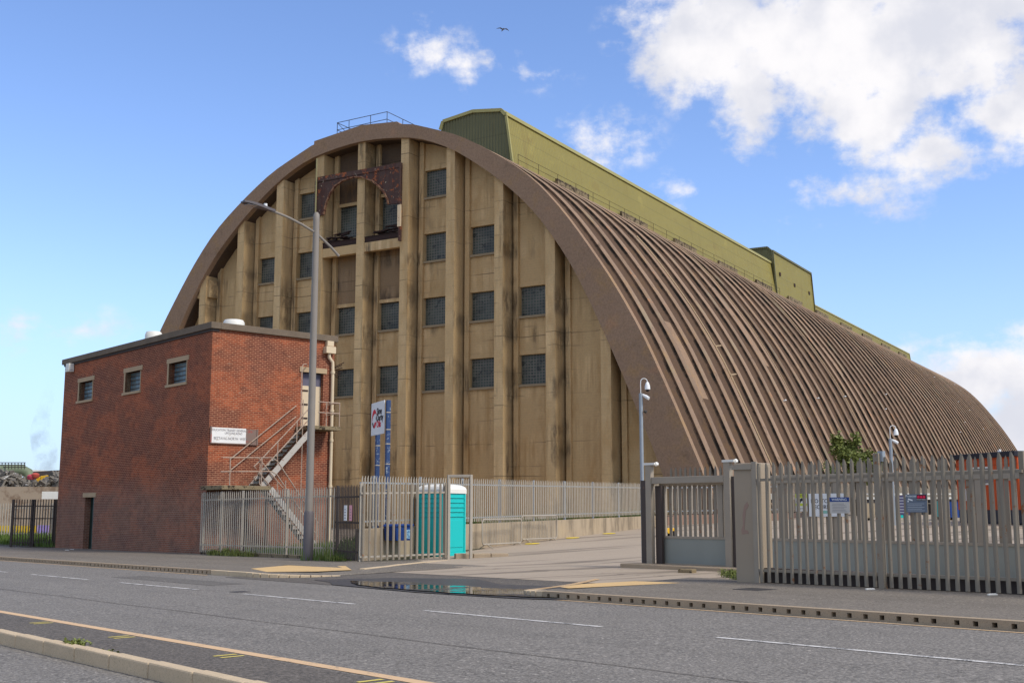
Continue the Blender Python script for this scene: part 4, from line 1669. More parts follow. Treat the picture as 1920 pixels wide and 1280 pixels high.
# ================================================================== FENCES
def palisade(name, label, cat, p0, p1, zf, h, mat_p, mat_r, pitch=.155, pw=.068, pts=True, posts=(), rails=(.22, .86), post_h=None, post_w=.10, group=None, lean=None, top=None, side=-1):
    """palisade fence between two ground points; zf(f)=base height; pales in one mesh, rails and posts their own parts"""
    p0, p1 = Vector((p0.x, p0.y, 0)), Vector((p1.x, p1.y, 0))
    d = p1 - p0
    L = d.length
    rz = math.atan2(d.y, d.x)
    t = thing(name, label, cat, (p0.x, p0.y, zf(0)), rz, group)
    zb_ = zf(0)
    mb = MB()
    x = pitch / 2
    rnd = random.Random(hash(label) % 1000)
    rnd = random.Random(len(label))
    while x < L:
        f = x / L
        z0 = zf(f) - zb_ + .05
        z1 = (top(f) - zb_) if top else z0 - .05 + h
        dz = rnd.uniform(-.012, .012)
        tl = rnd.uniform(-.008, .008) if lean is None else rnd.uniform(-lean, lean)
        hw = pw / 2
        # W-section pale: three facets, pointed head
        y0_ = side * .022
        cols = [(-hw, 0), (-hw * .35, y0_), (hw * .35, y0_), (hw, 0)]
        for (xa, ya), (xb, yb) in zip(cols, cols[1:]):
            ha = z1 + dz - (.09 if abs(xa) > hw * .9 else 0) if pts else z1
            hb = z1 + dz - (.09 if abs(xb) > hw * .9 else 0) if pts else z1
            q = [(x + xa, ya, z0), (x + xb, yb, z0), (x + xb + tl, yb, hb), (x + xa + tl, ya, ha)]
            mb.face(q)
        x += pitch
    mb.build('pales', mat_p, t)
    for rf in rails:
        r = MB()
        n = max(1, int(L / 3))
        for k in range(n):
            fa, fb = k / n, (k + 1) / n
            za = zf(fa) - zb_
            zb2 = zf(fb) - zb_
            ha = (top(fa) - zb_ - za) if top else h
            hb = (top(fb) - zb_ - zb2) if top else h
            r.bar((L * fa, -side * .03, za + ha * rf), (L * fb, -side * .03, zb2 + hb * rf), .045, .055)
        r.build('rail', mat_r, t)
    for pf in posts:
        ps = MB()
        z0 = zf(pf) - zb_ - .1
        hh = (top(pf) - zb_) if top else zf(pf) - zb_ + h
        ps.box(L * pf - post_w / 2, L * pf + post_w / 2, -side * .055, -side * .055 + -side * .06 if False else -side * .055 + .06, z0, (hh + (post_h or 0)))
        ps.build('post', mat_r, t)
    return t


# 1 fence between brick building and the dark gate
uA, uB = -42.9, -33.4
palisade('palisade_fence', 'grey palisade fence in front of the steel staircase beside the brick corner', 'fence',
         road(uA, 21.55), road(uB, 21.75), lambda f: zr(uA + (uB - uA) * f) + .16, 2.40, M['galv'], M['galv'], pitch=.150, pw=.060, posts=(.01, .16, .33, .66, .995), rails=(.14, .87), pts=True)
# base kerb of that fence
mb = MB()
mb.box(uA, uB, 21.6, 21.85, 0, .20)
o = mb.build('base', M['slab'])
o.rotation_euler = (0, 0, A_R)
o.location = (0, 0, zr(-38) - .02 + .06)
o.name = 'fence_plinth'
tag(o, 'low mossy plinth under the grey palisade fence by the brick building', 'plinth')

# 2 narrow dark gate
t = palisade('dark_gate', 'narrow dark brown palisade gate with white and pink notices beside the open gate', 'gate',
             road(-33.2, 21.55), road(-30.95, 21.0), lambda f: zr(-32) + .14, 2.44, M['darkgate'], M['darkgate'], pitch=.145, pw=.075, posts=(.02, .97), rails=(.12, .50, .84), pts=True)
for (fx, w_, m_, nm) in ((.40, .26, 'white', 'notice'), (.62, .24, 'pink', 'notice')):
    n_ = thing('notice_sheet', 'white notice sheet fixed on the dark gate' if m_ == 'white' else 'pink notice sheet fixed on the dark gate beside the white one', 'notice',
               road(-33.2, 21.55).lerp(road(-30.95, 21.0), fx + .08) + Vector((0, 0, zr(-32) + 1.42)), math.atan2((road(-30.95, 21.0) - road(-33.2, 21.55)).y, (road(-30.95, 21.0) - road(-33.2, 21.55)).x))
    mb = MB()
    mb.box(0, w_, -.06, -.045, 0, .50)
    mb.build('sheet', M[m_], n_)
    mb = MB()
    for k in range(4):
        mb.box(.04 + .0 * k, w_ - .05 - .03 * (k % 2), -.063, -.0605, .08 + .09 * k, .10 + .09 * k)
    mb.build('print', M['inkfaded'], n_)

# 3 open gate leaf folded into the yard
g0, g1 = road(-30.75, 20.95), road(-30.0, 23.9)
t = palisade('open_gate_leaf', 'open grey palisade gate leaf swung into the yard beside the teal toilet', 'gate',
             g0, g1, lambda f: zr(-30) + .10 + .05 * f, 2.50, M['galv_old'], M['galv'], pitch=.205, pw=.085, posts=(.015, .97), rails=(.07, .87), pts=True)
# hooped gate stop
dirp = (g1 - g0).normalized()
hp = thing('hoop_post', 'tall grey steel hoop post at the free end of the open gate leaf', 'post', (g1.x, g1.y, zr(-30) + .12), math.atan2(dirp.y, dirp.x))
mb = MB()
mb.bar((.02, 0, -.1), (.02, 0, 2.78), .09, .09, up=(0, 1, 0))
mb.bar((.62, -.45, -.1), (.62, -.45, 2.78), .09, .09, up=(0, 1, 0))
mb.bar((.02, 0, 2.74), (.62, -.45, 2.74), .09, .09)
mb.build('tube_frame', M['galv'], hp, bevel=.01)

# 4 fence on the low wall along the yard
sW = -24 - SC


def wallpt(t_):
    return silo(sW, t_)


ta, tb = -26.4, -2.2


def zt_wall(t_):
    return 1.03 + (t_ + 24.5) / 20 * .28


palisade('palisade_fence', 'long pale grey palisade fence on the low concrete wall before the silo end wall', 'fence',
         wallpt(ta), wallpt(tb), lambda f: zt_wall(ta + (tb - ta) * f), 1.6, M['galv'], M['galv_blue'], pitch=.152, pw=.062, posts=tuple((k + .3) / 9 for k in range(9)), rails=(.12, .86),
         top=lambda f: 2.72 + .19 * f, side=-1)
lw = MB()
tt = frange(ta, tb, 2.0)
for a, b in zip(tt, tt[1:]):
    pa, pb = wallpt(a), wallpt(b)
    for s_ in (0,):
        n_ = SX * .16
        za, zb_ = zt_wall(a) - .03, zt_wall(b) - .03
        ga, gb = gzp(pa) - .3, gzp(pb) - .3
        A1, B1 = pa + n_, pb + n_
        A0, B0 = pa - n_, pb - n_
        V = lambda p, z: Vector((p.x, p.y, z))
        lw.face([V(A1, ga), V(B1, gb), V(B1, zb_), V(A1, za)])
        lw.face([V(B0, gb), V(A0, ga), V(A0, za), V(B0, zb_)])
        lw.face([V(A1, za), V(B1, zb_), V(B0, zb_), V(A0, za)])
pa = wallpt(ta)
lw.face([pa - n_ + Vector((0, 0, -.5)), pa + n_ + Vector((0, 0, -.5)), pa + n_ + Vector((0, 0, zt_wall(ta) - .03)), pa - n_ + Vector((0, 0, zt_wall(ta) - .03))])
lo = lw.build('low_wall', M['wallconc'])
tag(lo, 'low stained concrete wall under the pale palisade fence along the driveway', 'wall')
# return leg beside the silo foot
pC, pD = wallpt(tb), silo(26.3, 2.5)
palisade('palisade_fence', 'short palisade fence return from the driveway wall round the silo corner', 'fence', pC, pD, lambda f: 1.32 + .1 * f, 1.6, M['galv'], M['galv_blue'], posts=(.02, .98), rails=(.12, .86))
pE = silo(26.3, 60)
palisade('palisade_fence', 'palisade fence running beside the ribbed silo flank behind the sliding gate', 'fence', pD, pE, lambda f: 1.42 + .25 * f, 1.75, M['galv_old'], M['galv'], posts=tuple(k / 16 for k in range(17)), rails=(.12, .86))
mb = MB()
for a, b, z0, z1 in ((pC, pD, 1.32, 1.42), (pD, pE, 1.42, 1.67)):
    d = (b - a).normalized()
    n_ = Vector((d.y, -d.x, 0)) * .15
    for k in range(10):
        p = a.lerp(b, k / 10)
        q = a.lerp(b, (k + 1) / 10)
        zt1, zt2 = z0 + (z1 - z0) * k / 10, z0 + (z1 - z0) * (k + 1) / 10
        for w2 in (1,):
            mb.face([Vector((p.x, p.y, .2)) + n_, Vector((q.x, q.y, .2)) + n_, Vector((q.x, q.y, zt2)) + n_, Vector((p.x, p.y, zt1)) + n_])
            mb.face([Vector((p.x, p.y, zt1)) + n_, Vector((q.x, q.y, zt2)) + n_, Vector((q.x, q.y, zt2)) - n_, Vector((p.x, p.y, zt1)) - n_])
tag(mb.build('low_wall', M['pinkbrick']), 'low pinkish wall along the foot of the ribbed silo flank', 'wall')

# 5 right-hand boundary fence in front of the sliding gate
zF = lambda u: zr(u) + .11
uC, uM, uD = -14.75, -11.85, -9.1
VF = 20.0


def rfence(name, label, ua, ub, posts):
    return palisade(name, label, 'fence', road(ua, VF), road(ub, VF), lambda f: zF(ua + (ub - ua) * f) - .02, 2.50, M['galv_old'], M['galv_old'], pitch=.187, pw=.088,
                    posts=posts, rails=(.115, .86), post_w=.09, lean=.034)


f1 = rfence('boundary_fence', 'weathered palisade fence bay on the footway carrying the blue-headed notice', uC, uM - .06, (.01,))
f2 = rfence('boundary_fence', 'weathered palisade fence bay on the footway carrying the grey monitoring sign', uM + .06, uD, (.99,))
f3 = rfence('boundary_fence', 'weathered palisade fence bay running past the right edge of view', uD + .1, -3.0, (.5, .99))
for (ua, ub) in ((uC, uM), (uM, uD), (uD, -3.0)):
    pass
ps = thing('fence_post', 'thick square steel post between the two weathered palisade fence bays', 'post', road(uM, VF - .05, zF(uM)), A_R)
mb = MB()
mb.box(-.06, .06, -.06, .06, -.05, 2.56)
mb.build('tube', M['galv_old'], ps, bevel=.008)
mb = MB()
mb.box(.01, .12, .0, .1, 2.40, 2.60)
mb.build('cap_bracket', M['galv_blue'], ps)
# dark strip filling the gaps at the fence foot
mb = MB()
mb.box(-14.7, -3, VF + .14, VF + .40, -.1, .24)
o = mb.build('dark_plinth', M['darkshed'])
o.rotation_euler = (0, 0, A_R)
o.location = (0, 0, zr(-10) + .14)
tag(o, 'low dark concrete strip at the foot of the weathered boundary fence', 'plinth')

# wide taupe post (gate guide housing)
gpst = thing('gate_housing', 'wide taupe steel gate housing column between sliding gate and boundary fence', 'gate post', road(-15.35, 20.05, zF(-15)), A_R)
mb = MB()
mb.box(0, .60, 0, .5, -.05, 2.50)
mb.build('casing', M['taupe'], gpst, bevel=.02)
mb = MB()
mb.box(-.01, .50, -.05, .05, 2.36, 2.46)
mb.box(.5, .62, -.04, .0, .0, 2.52)
mb.build('top_plate', M['gatemetal'], gpst)
mb = MB()
mb.prism([(.18, 1.0), (.36, 1.02), (.34, 1.08), (.25, 1.1), (.27, 1.3), (.30, 1.5), (.38, 1.6), (.34, 1.68), (.26, 1.6), (.21, 1.4), (.22, 1.2), (.17, 1.1)], -.004, 0)
mb.build('sticker_residue', mat('peeled_sticker', srgb(150, 124, 108), .8), gpst)

# 6 sliding gate: long leaf and portal ---------------------------------
GV = 24.0
zG = lambda u: .17
sg = thing('sliding_gate', 'long grey sliding gate with vertical bars above solid blue-grey sheet behind the boundary fence', 'gate', road(-20.85, GV, .14), A_R)
LG = 18.5
mb = MB()
mb.box(0, LG, -.03, .03, .05, .70)
mb.build('sheet_panel', M['gatesheet'], sg)
mb = MB()
mb.box(0, LG, -.06, .06, 2.10, 2.30)
mb.build('top_beam', M['gatemetal'], sg, bevel=.012)
mb = MB()
mb.box(0, LG, -.05, .05, .70, .76)
mb.box(0, LG, -.06, .06, -.02, .05)
mb.build('rail', M['gatemetal'], sg)
mb = MB()
x = .35
while x < LG:
    mb.box(x - .046, x + .046, -.012, .012, .762, 2.098)
    x += .168
mb.build('bar', M['galv_old'], sg)
for x in (.1, 2.05, 5.5, 9, 12.5, 16):
    mb = MB()
    mb.box(x - .08, x + .08, -.045, .045, .762, 2.098)
    mb.build('upright', M['gatemetal'], sg)
mb = MB()
x = .35
while x < LG:
    for (a, b, c, d) in ((x - .035, x + .035, .035, .07),):
        mb.face([(a, c, 2.2), (b, c, 2.2), (b, c, 2.50), (x, c, 2.60), (a, c, 2.50)])
        mb.face([(b, c + .02, 2.2), (a, c + .02, 2.2), (a, c + .02, 2.50), (x, c + .02, 2.60), (b, c + .02, 2.50)])
    x += .168
mb.build('spike', M['galv_old'], sg)
# portal of two tall posts with lamps
for (ux, lab, dark_) in ((-21.10, 'left grey steel portal post of the sliding gate with small floodlight cap', 1), (-18.44, 'right grey steel portal post of the sliding gate with small floodlight cap', 0)):
    pt = thing('portal_post', lab, 'gate post', road(ux, GV - .28, .14), A_R)
    mb = MB()
    mb.box(0, .20, -.06, .08, -.05, 2.66)
    mb.build('shaft', M['gatemetal'], pt, bevel=.012)
    mb = MB()
    if dark_:
        mb.box(-.20, -.02, -.02, .14, -.05, 2.25)
        mb.box(.21, .42, .10, .20, 0, 2.1)
    else:
        mb.box(.205, .30, .0, .16, -.05, 2.3)
    mb.build('dark_gap_strip', M['darkgate'], pt)  # dark boxes filling the gaps beside the post
    mb = MB()
    mb.box(-.02, .36, -.08, .10, 2.66, 2.72)
    mb.tube([(.02, 0, 2.70), (.06, 0, 2.60)], .05, 8)
    mb.tube([(.34, 0, 2.72), (.38, 0, 2.64)], .05, 8)
    mb.build('floodlight', M['offwhite'], pt)
mb = MB()
mb.box(-20.89, -18.45, GV - .33, GV - .20, 2.27 + .02, 2.47)
o = mb.build('portal_beam', M['gatemetal'], bevel=.012)
o.rotation_euler = (0, 0, A_R)
tag(o, 'horizontal grey steel beam joining the two portal posts of the sliding gate', 'beam')
mb = MB()
mb.box(-21.6, -17.4, 23.15, 23.75, -.1, .17)
o = mb.build('gate_plinth', M['kerb_dark'], bevel=.02)
o.rotation_euler = (0, 0, A_R)
tag(o, 'low concrete plinth under the sliding gate portal', 'plinth')
mb = MB()
mb.box(-.2, .2, -.12, .12, 0, .11)
o = mb.build('loose_kerb_stone', M['slab'], bevel=.02)
o.location = road(-18.6, 22.35, zr(-18) + .10)
o.rotation_euler = (0, 0, A_R + .2)
tag(o, 'loose grey concrete block lying before the gate plinth', 'block')

# 7 kerb strip beside the toilet
mb = MB()
a, b = road(-29.85, 24.1), road(-28.9, 25.6)
d = (b - a).normalized()
n_ = Vector((-d.y, d.x, 0))
for k in range(3):
    c = a.lerp(b, (k + .5) / 3) + n_ * .2
    mb.obox((c.x, c.y, gzp(a) + .06), d * ((b - a).length / 6.2), n_ * .22, (0, 0, .10))
tag(mb.build('kerb_island', M['kerb_dark'], bevel=.02), 'short raised kerb strip beside the teal toilet at the driveway edge', 'kerb')
# left edge kerb from the footway corner to the open gate
mb = MB()
P_ = [(-26.6, 18.2), (-27.2, 19.3), (-28.1, 20.6), (-29.0, 22.2), (-29.6, 23.6)]
for p, q in zip(P_, P_[1:]):
    a, b = road(*p), road(*q)
    d = (b - a)
    n_ = Vector((-d.y, d.x, 0)).normalized()
    c = (a + b) / 2
    mb.obox((c.x, c.y, zr(p[0]) + .08), d * .497, n_ * .08, (0, 0, .06))
struct(mb.build('kerb', M['kerb'], bevel=.012))
mb = MB()
mb.face([road(-27.3, 18.2, zr(-28) + .124), road(-26.7, 18.3, zr(-27) + .124), road(-27.3, 19.3, zr(-28) + .124), road(-29.7, 23.7, zr(-30) + .128), road(-31.0, 23.7, zr(-30) + .128), road(-31.0, 18.2, zr(-30) + .124)])
o = mb.build('pavement', M['asphalt_dark'])
for p in o.data.polygons:
    if p.normal.z < 0:
        p.flip()
struct(o)

# ================================================================== PORTABLE TOILET
tb_ = Vector((-2.36, 39.69, gz(-31.2, 24.6)))
tl = thing('portable_toilet', 'teal plastic portable toilet with white domed roof behind the open gate', 'toilet', tb_, math.atan2(.78, .62))
# local x: along right face (to right-back); local y: to left-back
Wd = 1.16
mb = MB()
mb.box(0, Wd, 0, Wd, .12, 2.14)
mb.build('cabin', M['teal'], tl, bevel=.03)
mb = MB()
mb.box(-.03, Wd + .03, -.03, Wd + .03, .0, .13)
mb.build('base', M['teal'], tl, bevel=.02)
mb = MB()
for z_ in (1.34, 1.50, 1.66, 1.82, 1.98):
    mb.box(.08, Wd - .08, -.035, .0, z_, z_ + .03)
    mb.box(-.035, .0, .08, Wd - .08, z_, z_ + .03)
for a in (.0, Wd - .07):
    mb.box(a, a + .07, -.03, .0, .13, 2.12)
    mb.box(-.03, .0, a, a + .07, .13, 2.12)
mb.box(.12, Wd - .12, -.02, 0, .30, 1.22)
mb.build('moulding', M['teal'], tl, bevel=.008)
# domed roof
mb = MB()
n = 6
lev = [(0.04, 2.14), (.04, 2.28), (-.0, 2.36), (-.10, 2.42), (-.28, 2.46)]
for (e0, z0), (e1, z1) in zip(lev, lev[1:]):
    a0, b0 = -e0, Wd + e0
    a1, b1 = -e1, Wd + e1
    mb.face([(a0, a0, z0), (b0, a0, z0), (b1, a1, z1), (a1, a1, z1)])
    mb.face([(b0, a0, z0), (b0, b0, z0), (b1, b1, z1), (b1, a1, z1)])
    mb.face([(b0, b0, z0), (a0, b0, z0), (a1, b1, z1), (b1, b1, z1)])
    mb.face([(a0, b0, z0), (a0, a0, z0), (a1, a1, z1), (a1, b1, z1)])
e = lev[-1][0]
mb.face([(-e, -e, 2.46), (Wd + e, -e, 2.46), (Wd + e, Wd + e, 2.46), (-e, Wd + e, 2.46)])
mb.build('roof', M['offwhite'], tl, merge=True, bevel=.02)

# ================================================================== STREET LAMP
LB = road(-33.54, 20.77)
lp = thing('street_lamp', 'tall grey street lamp with curved outreach arm in front of the brick building', 'street lamp', (LB.x, LB.y, zr(-33) + .12), A_R)
lz = zr(-33) + .12
mb = MB()
mb.tube([(0, 0, -.1), (0, 0, 1.55), (0, 0, 1.62)], [.175, .168, .14], 20)
mb.build('base', M['lampdark'], lp, smooth=True)
mb = MB()
mb.tube([(0, 0, 1.55), (0, 0, 11.55 - lz), (0, 0, 11.75 - lz), (0, 0, 11.83 - lz)], [.132, .108, .105, .05], 16)
mb.build('column', M['lamp'], lp, smooth=True)
mb = MB()
arm = [(.95, 10.42), (.60, 10.70), (.0, 11.09), (-.6, 11.31), (-1.12, 11.46), (-1.75, 11.58)]
mb.tube([(0, -0 + y_, z_ - lz) for y_, z_ in arm], .045, 8)
mb.build('outreach_arm', M['lamp'], lp, smooth=True)
mb = MB()
# flat lantern head
yy = [(-1.65, .07, .05), (-1.95, .10, .06), (-2.25, .17, .06), (-2.6, .19, .05), (-2.85, .14, .03)]
for (ya, wa, ta_), (yb, wb, tb2) in zip(yy, yy[1:]):
    za, zb_ = 11.58 - lz + (ya + 1.65) * -.10, 11.58 - lz + (yb + 1.65) * -.10
    q = [(-wa, ya, za), (wa, ya, za), (wb, yb, zb_), (-wb, yb, zb_)]
    top_ = [(x, y, z + (ta_ if i < 2 else tb2)) for i, (x, y, z) in enumerate(q)]
    bot = [(x, y, z - .03) for x, y, z in q]
    mb.face(top_[::-1])
    mb.face(bot)
    mb.face([bot[0], bot[3], top_[3], top_[0]])
    mb.face([bot[2], bot[1], top_[1], top_[2]])
mb.face([(-yy[-1][1], yy[-1][0], 11.58 - lz + .12 - .03), (yy[-1][1], yy[-1][0], 11.58 - lz + .09), (yy[-1][1], yy[-1][0], 11.58 - lz + .15), (-yy[-1][1], yy[-1][0], 11.58 - lz + .15)])
hd = mb.build('lantern', M['lampdark'], lp)
mb = MB()
mb.box(-.13, .13, -2.72, -2.35, 11.58 - lz + .035, 11.58 - lz + .05)
mb.build('lens', M['lens'], hd)
mb = MB()
mb.tube([(0, -2.0, 11.66 - lz), (0, -2.0, 11.78 - lz)], .06, 10)
mb.build('photocell', M['white'], hd)

# ================================================================== CCTV MASTS


def cctv(loc, top_z, k, label):
    t_ = thing('camera_mast', label, 'camera mast', loc, 0, 'white camera masts in the yard')
    h = top_z - loc.z
    mb = MB()
    mb.tube([(0, 0, -.1), (0, 0, h)], .055 * k, 10)
    mb.build('pole', M['galv_blue'], t_, smooth=True)
    mb = MB()
    pth = [(0, 0, h)] + [(0, 0, h + .30 * k)] + [(.10 * k - .10 * k * math.cos(a_), 0, h + (.34 + .10 * math.sin(a_)) * k) for a_ in [math.pi * i / 8 for i in range(1, 9)]]
    mb.tube(pth, .012 * k, 6)
    mb.build('swan_neck', M['white'], t_, smooth=True)
    mb = MB()
    mb.lathe((.20 * k, 0, h + .10 * k), [(.035 * k, .0), (.082 * k, .02 * k), (.075 * k, .12 * k), (.05 * k, .2 * k), (.02 * k, .24 * k)], 14)
    dm = mb.build('dome_camera', M['white'], t_, smooth=True)
    mb = MB()
    mb.lathe((.20 * k, 0, h + .05 * k), [(.02 * k, 0), (.05 * k, .02 * k), (.06 * k, .05 * k)], 12)
    mb.build('dome_lens', M['dark'], dm, smooth=True)
    mb = MB()
    mb.tube([(.05 * k, -.02, h - .04 * k), (.14 * k, -.06, h - .10 * k), (.22 * k, -.12, h - .16 * k)], [.03 * k, .055 * k, .05 * k], 10)
    mb.build('bullet_camera', M['white'], t_, smooth=True)
    mb = MB()
    mb.tube([(.08 * k, -.04, h - .52 * k), (.16 * k, -.06, h - .56 * k)], .045 * k, 8)
    mb.build('junction_box', M['iron'], t_)
    return t_


p = at(1204, 900, 33.5)
cctv(Vector((p.x, p.y, gzp(p))), 4.97, 1.0, 'slim camera mast standing at the left end of the sliding gate')
p = at(1673, 900, 50)
cctv(Vector((p.x, p.y, gzp(p))), at(1673, 822, 50).z, 1.3, 'farther slim camera mast standing between the bush and the orange cabin')
# ================================================================== BILLBOARD SIGN on blue posts
sp = Vector((-4.46, 40.19, 0))
sp2 = Vector((-5.09, 41.67, 0))
d = (sp - sp2)
LS = d.length
bsn = thing('company_sign', 'white company sign on two flaking blue posts reading Sime Darby Oils', 'sign', (sp2.x, sp2.y, gzp(sp)), math.atan2(d.y, d.x))
gzs = gzp(sp)
mb = MB()
mb.box(0, LS, -.03, .0, 4.24 - gzs, 5.41 - gzs)
mb.build('panel', M['white'], bsn, bevel=.006)
for x in (.42, LS + .06):
    mb = MB()
    mb.box(x - .09, x + .09, .03, .17, -.2, 5.40 - gzs)
    po = mb.build('post', M['bluepost'], bsn, bevel=.01)
    mb = MB()
    for z_ in (1.2, 2.3, 3.2, 3.9, 4.4, 5.0):
        mb.box(x - .098, x + .098, .022, .178, z_, z_ + .035)
    mb.build('band', M['galv'], po)
# logo: two crescent shapes forming an S, and lettering
pz = 4.83 - gzs


def ring_seg(mb, cx, cz, ro, ri, a0, a1, y0, y1, sx=1.0, n=18):
    for k in range(n):
        u0, u1 = a0 + (a1 - a0) * k / n, a0 + (a1 - a0) * (k + 1) / n
        f0, f1 = k / n, (k + 1) / n
        w0, w1 = math.sin(math.pi * min(1, f0 * 1.0 + .0)), math.sin(math.pi * min(1, f1))
        r0 = ro - (ro - ri) * (w0 * .85 + .12)
        r1 = ro - (ro - ri) * (w1 * .85 + .12)
        mb.face([(cx + ro * math.cos(u0) * sx, y0, cz + ro * math.sin(u0)), (cx + ro * math.cos(u1) * sx, y0, cz + ro * math.sin(u1)),
                 (cx + r1 * math.cos(u1) * sx, y0, cz + r1 * math.sin(u1)), (cx + r0 * math.cos(u0) * sx, y0, cz + r0 * math.sin(u0))])


mb = MB()
cx = .40
ring_seg(mb, cx, pz, .34, .15, R(20), R(200), -.034, 0, .85)
ring_seg(mb, cx, pz, .34, .15, R(240), R(345), -.034, 0, .85)
mb.build('logo_red', M['red'], bsn)
mb = MB()
ring_seg(mb, cx, pz, .34, .20, R(200), R(262), -.0345, 0, .85)
mb.build('logo_dark', M['ink'], bsn)
mb = MB()
ring_seg(mb, cx, pz, .34, .22, R(-14), R(18), -.0345, 0, .85)
mb.build('logo_tip', M['ink'], bsn)
for s_, z_, m_ in (('Sime', pz + .23, 'ink'), ('Darby', pz, 'ink'), ('Oils', pz - .23, 'red')):
    text('lettering', s_, .32, M[m_], bsn, (.72, -.036, z_), (R(90), 0, 0), 'LEFT', bold=.007, sx=1.0)

# blue grit box
p = at(768, 984, 42.2)
gb = thing('wall_box', 'dark blue box with pale label hung on the low wall behind the open gate', 'box', silo(sW + .72, -25.35, .56), A_S + R(90))
gb.scale = (.95, 1, .78)
mb = MB()
mb.prism([(0, 0.02), (.92, .02), (.98, .62), (-.06, .62)], 0, .5)
mb.build('tub', M['blue'], gb, bevel=.02)
mb = MB()
mb.prism([(-.08, .62), (1.0, .62), (.95, .72), (-.02, .72)], -.04, .54)
mb.build('lid', M['blue'], gb, bevel=.02)
mb = MB()
mb.box(.45, .85, -.006, -.001, .1, .48)
mb.build('label', mat('pale_blue_label', srgb(150, 190, 210), .6, fn=f_rust(0, srgb(60, 110, 160), .5, 9)), gb)
mb = MB()
mb.box(.1, .8, .50, .56, .3, .5)
mb.build('bracket', M['iron'], gb)

# ================================================================== CROWD BARRIERS


def barrier(p, q, label):
    d = q - p
    L = d.length
    t_ = thing('crowd_barrier', label, 'barrier', (p.x, p.y, gzp(p)), math.atan2(d.y, d.x), 'steel crowd barriers by the low wall')
    mb = MB()
    r = .028
    mb.tube([(0.06, 0, .18), (0, 0, .26), (0, 0, 1.02), (.06, 0, 1.1), (L - .06, 0, 1.1), (L, 0, 1.02), (L, 0, .26), (L - .06, 0, .18), (.06, 0, .18)], r, 8)
    mb.build('frame', M['galv'], t_, smooth=True)
    mb = MB()
    n_ = int(L / .12)
    for k in range(1, n_):
        mb.tube([(L * k / n_, 0, .18), (L * k / n_, 0, 1.1)], .011, 5)
    mb.build('infill_bars', M['galv'], t_)
    for x in (.3, L - .3):
        mb = MB()
        mb.tube([(x, -.30, .02), (x, 0, .2), (x, .30, .02)], .02, 6)
        mb.build('foot', M['galv'], t_)
    return t_


barrier(silo(-23.25 - SC, -20.1), silo(-23.35 - SC, -17.1), 'steel crowd barrier nearest the teal toilet against the low wall')
barrier(silo(-23.45 - SC, -16.9), silo(-23.35 - SC, -14.2), 'steel crowd barrier farther along the low wall')

# yellow spots painted on the driveway
for i, (x, y) in enumerate(((0.8, 45.88), (2.58, 49.43), (4.35, 52.12))):
    mb = MB()
    n = 24
    P = Vector((x, y, 0))
    c = Vector((x, y, gzp(P) + .012))
    ring_ = []
    for k in range(n):
        a_ = 2 * math.pi * k / n
        q = Vector((x + .30 * math.cos(a_), y + .42 * math.sin(a_), 0))
        ring_.append(Vector((q.x, q.y, gzp(q) + .012)))
    for k in range(n):
        mb.face([c, ring_[k], ring_[(k + 1) % n]])
    struct(mb.build('yard_marking', M['spotyellow']))

# ================================================================== SIGNS ON THE RIGHT FENCE AND GATE


def board(name, label, u0, u1, v, z0, z1, m_, thick=.012):
    t_ = thing(name, label, 'sign', road(u0, v, z0), A_R)
    mb = MB()
    mb.box(0, u1 - u0, -thick, 0, 0, z1 - z0)
    mb.build('sheet', m_, t_, bevel=.002)
    return t_, u1 - u0, z1 - z0


t_, W, H_ = board('warning_sign', 'yellow and white camera warning sign on the sliding gate at left', -16.45, -16.13, GV - .08, 1.56, 1.98, M['offwhite'])
mb = MB(); mb.box(0, W, -.015, -.0125, .32, .42); mb.box(0, W, -.015, -.0125, .13, .19); mb.build('yellow_band', M['signyellow'], t_)
mb = MB(); mb.obox((.11, -.014, .255), (.085, 0, .035), (0, .0015, 0), (-.012, 0, .03)); mb.box(.13, .145, -.0155, -.0125, .2, .24); mb.build('camera_symbol', M['ink'], t_)
text('lettering', 'CCTV', .07, M['ink'], t_, (W * .5, -.016, .37), (R(90), 0, 0))
text('lettering', 'in operation', .035, M['inkfaded'], t_, (W * .5, -.014, .07), (R(90), 0, 0))
t_, W, H_ = board('information_sign', 'large white lettered sign on the sliding gate behind the blue-headed notice', -16.08, -15.05, GV - .08, 1.44, 1.98, M['white'])
text('lettering', 'NO  TO CON', .135, M['ink'], t_, (W * .46, -.014, .36), (R(90), 0, 0))
text('lettering', 'SECURITY PL', .135, M['ink'], t_, (W * .46, -.014, .22), (R(90), 0, 0))
mb = MB(); mb.box(W * .34, W * .52, -.015, -.0125, .07, .14); mb.build('green_mark', mat('pale_green_print', srgb(140, 186, 168), .6), t_)
t_, W, H_ = board('notice_board', 'faded notice with blue header strip on the first weathered fence bay', -12.92, -12.48, VF - .06, 1.53, 1.84, M['signbeige'])
mb = MB(); mb.box(0, W, -.016, -.0125, .225, .31); mb.build('header', M['navy'], t_)
text('lettering', 'WARNING', .07, M['white'], t_, (W * .5, -.018, .265), (R(90), 0, 0))
mb = MB()
for k in range(6):
    mb.box(.05 + .01 * (k % 2), W - .06 - .03 * (k % 3), -.014, -.0125, .03 + .03 * k, .037 + .03 * k)
mb.build('print_line', M['inkfaded'], t_)
t_, W, H_ = board('monitoring_sign', 'grey sign with three red discs on the second weathered fence bay', -11.28, -10.86, VF - .06, 1.55, 1.885, M['signgrey'])
mb = MB(); mb.box(W * .53, W * .98, -.016, -.0125, .215, .325); mb.build('logo_plate', M['ink'], t_)
mb = MB(); mb.box(W * .55, W * .96, -.018, -.0165, .25, .315); mb.build('red_plate', mat('dark_red_print', srgb(120, 10, 30), .5), t_)
mb = MB()
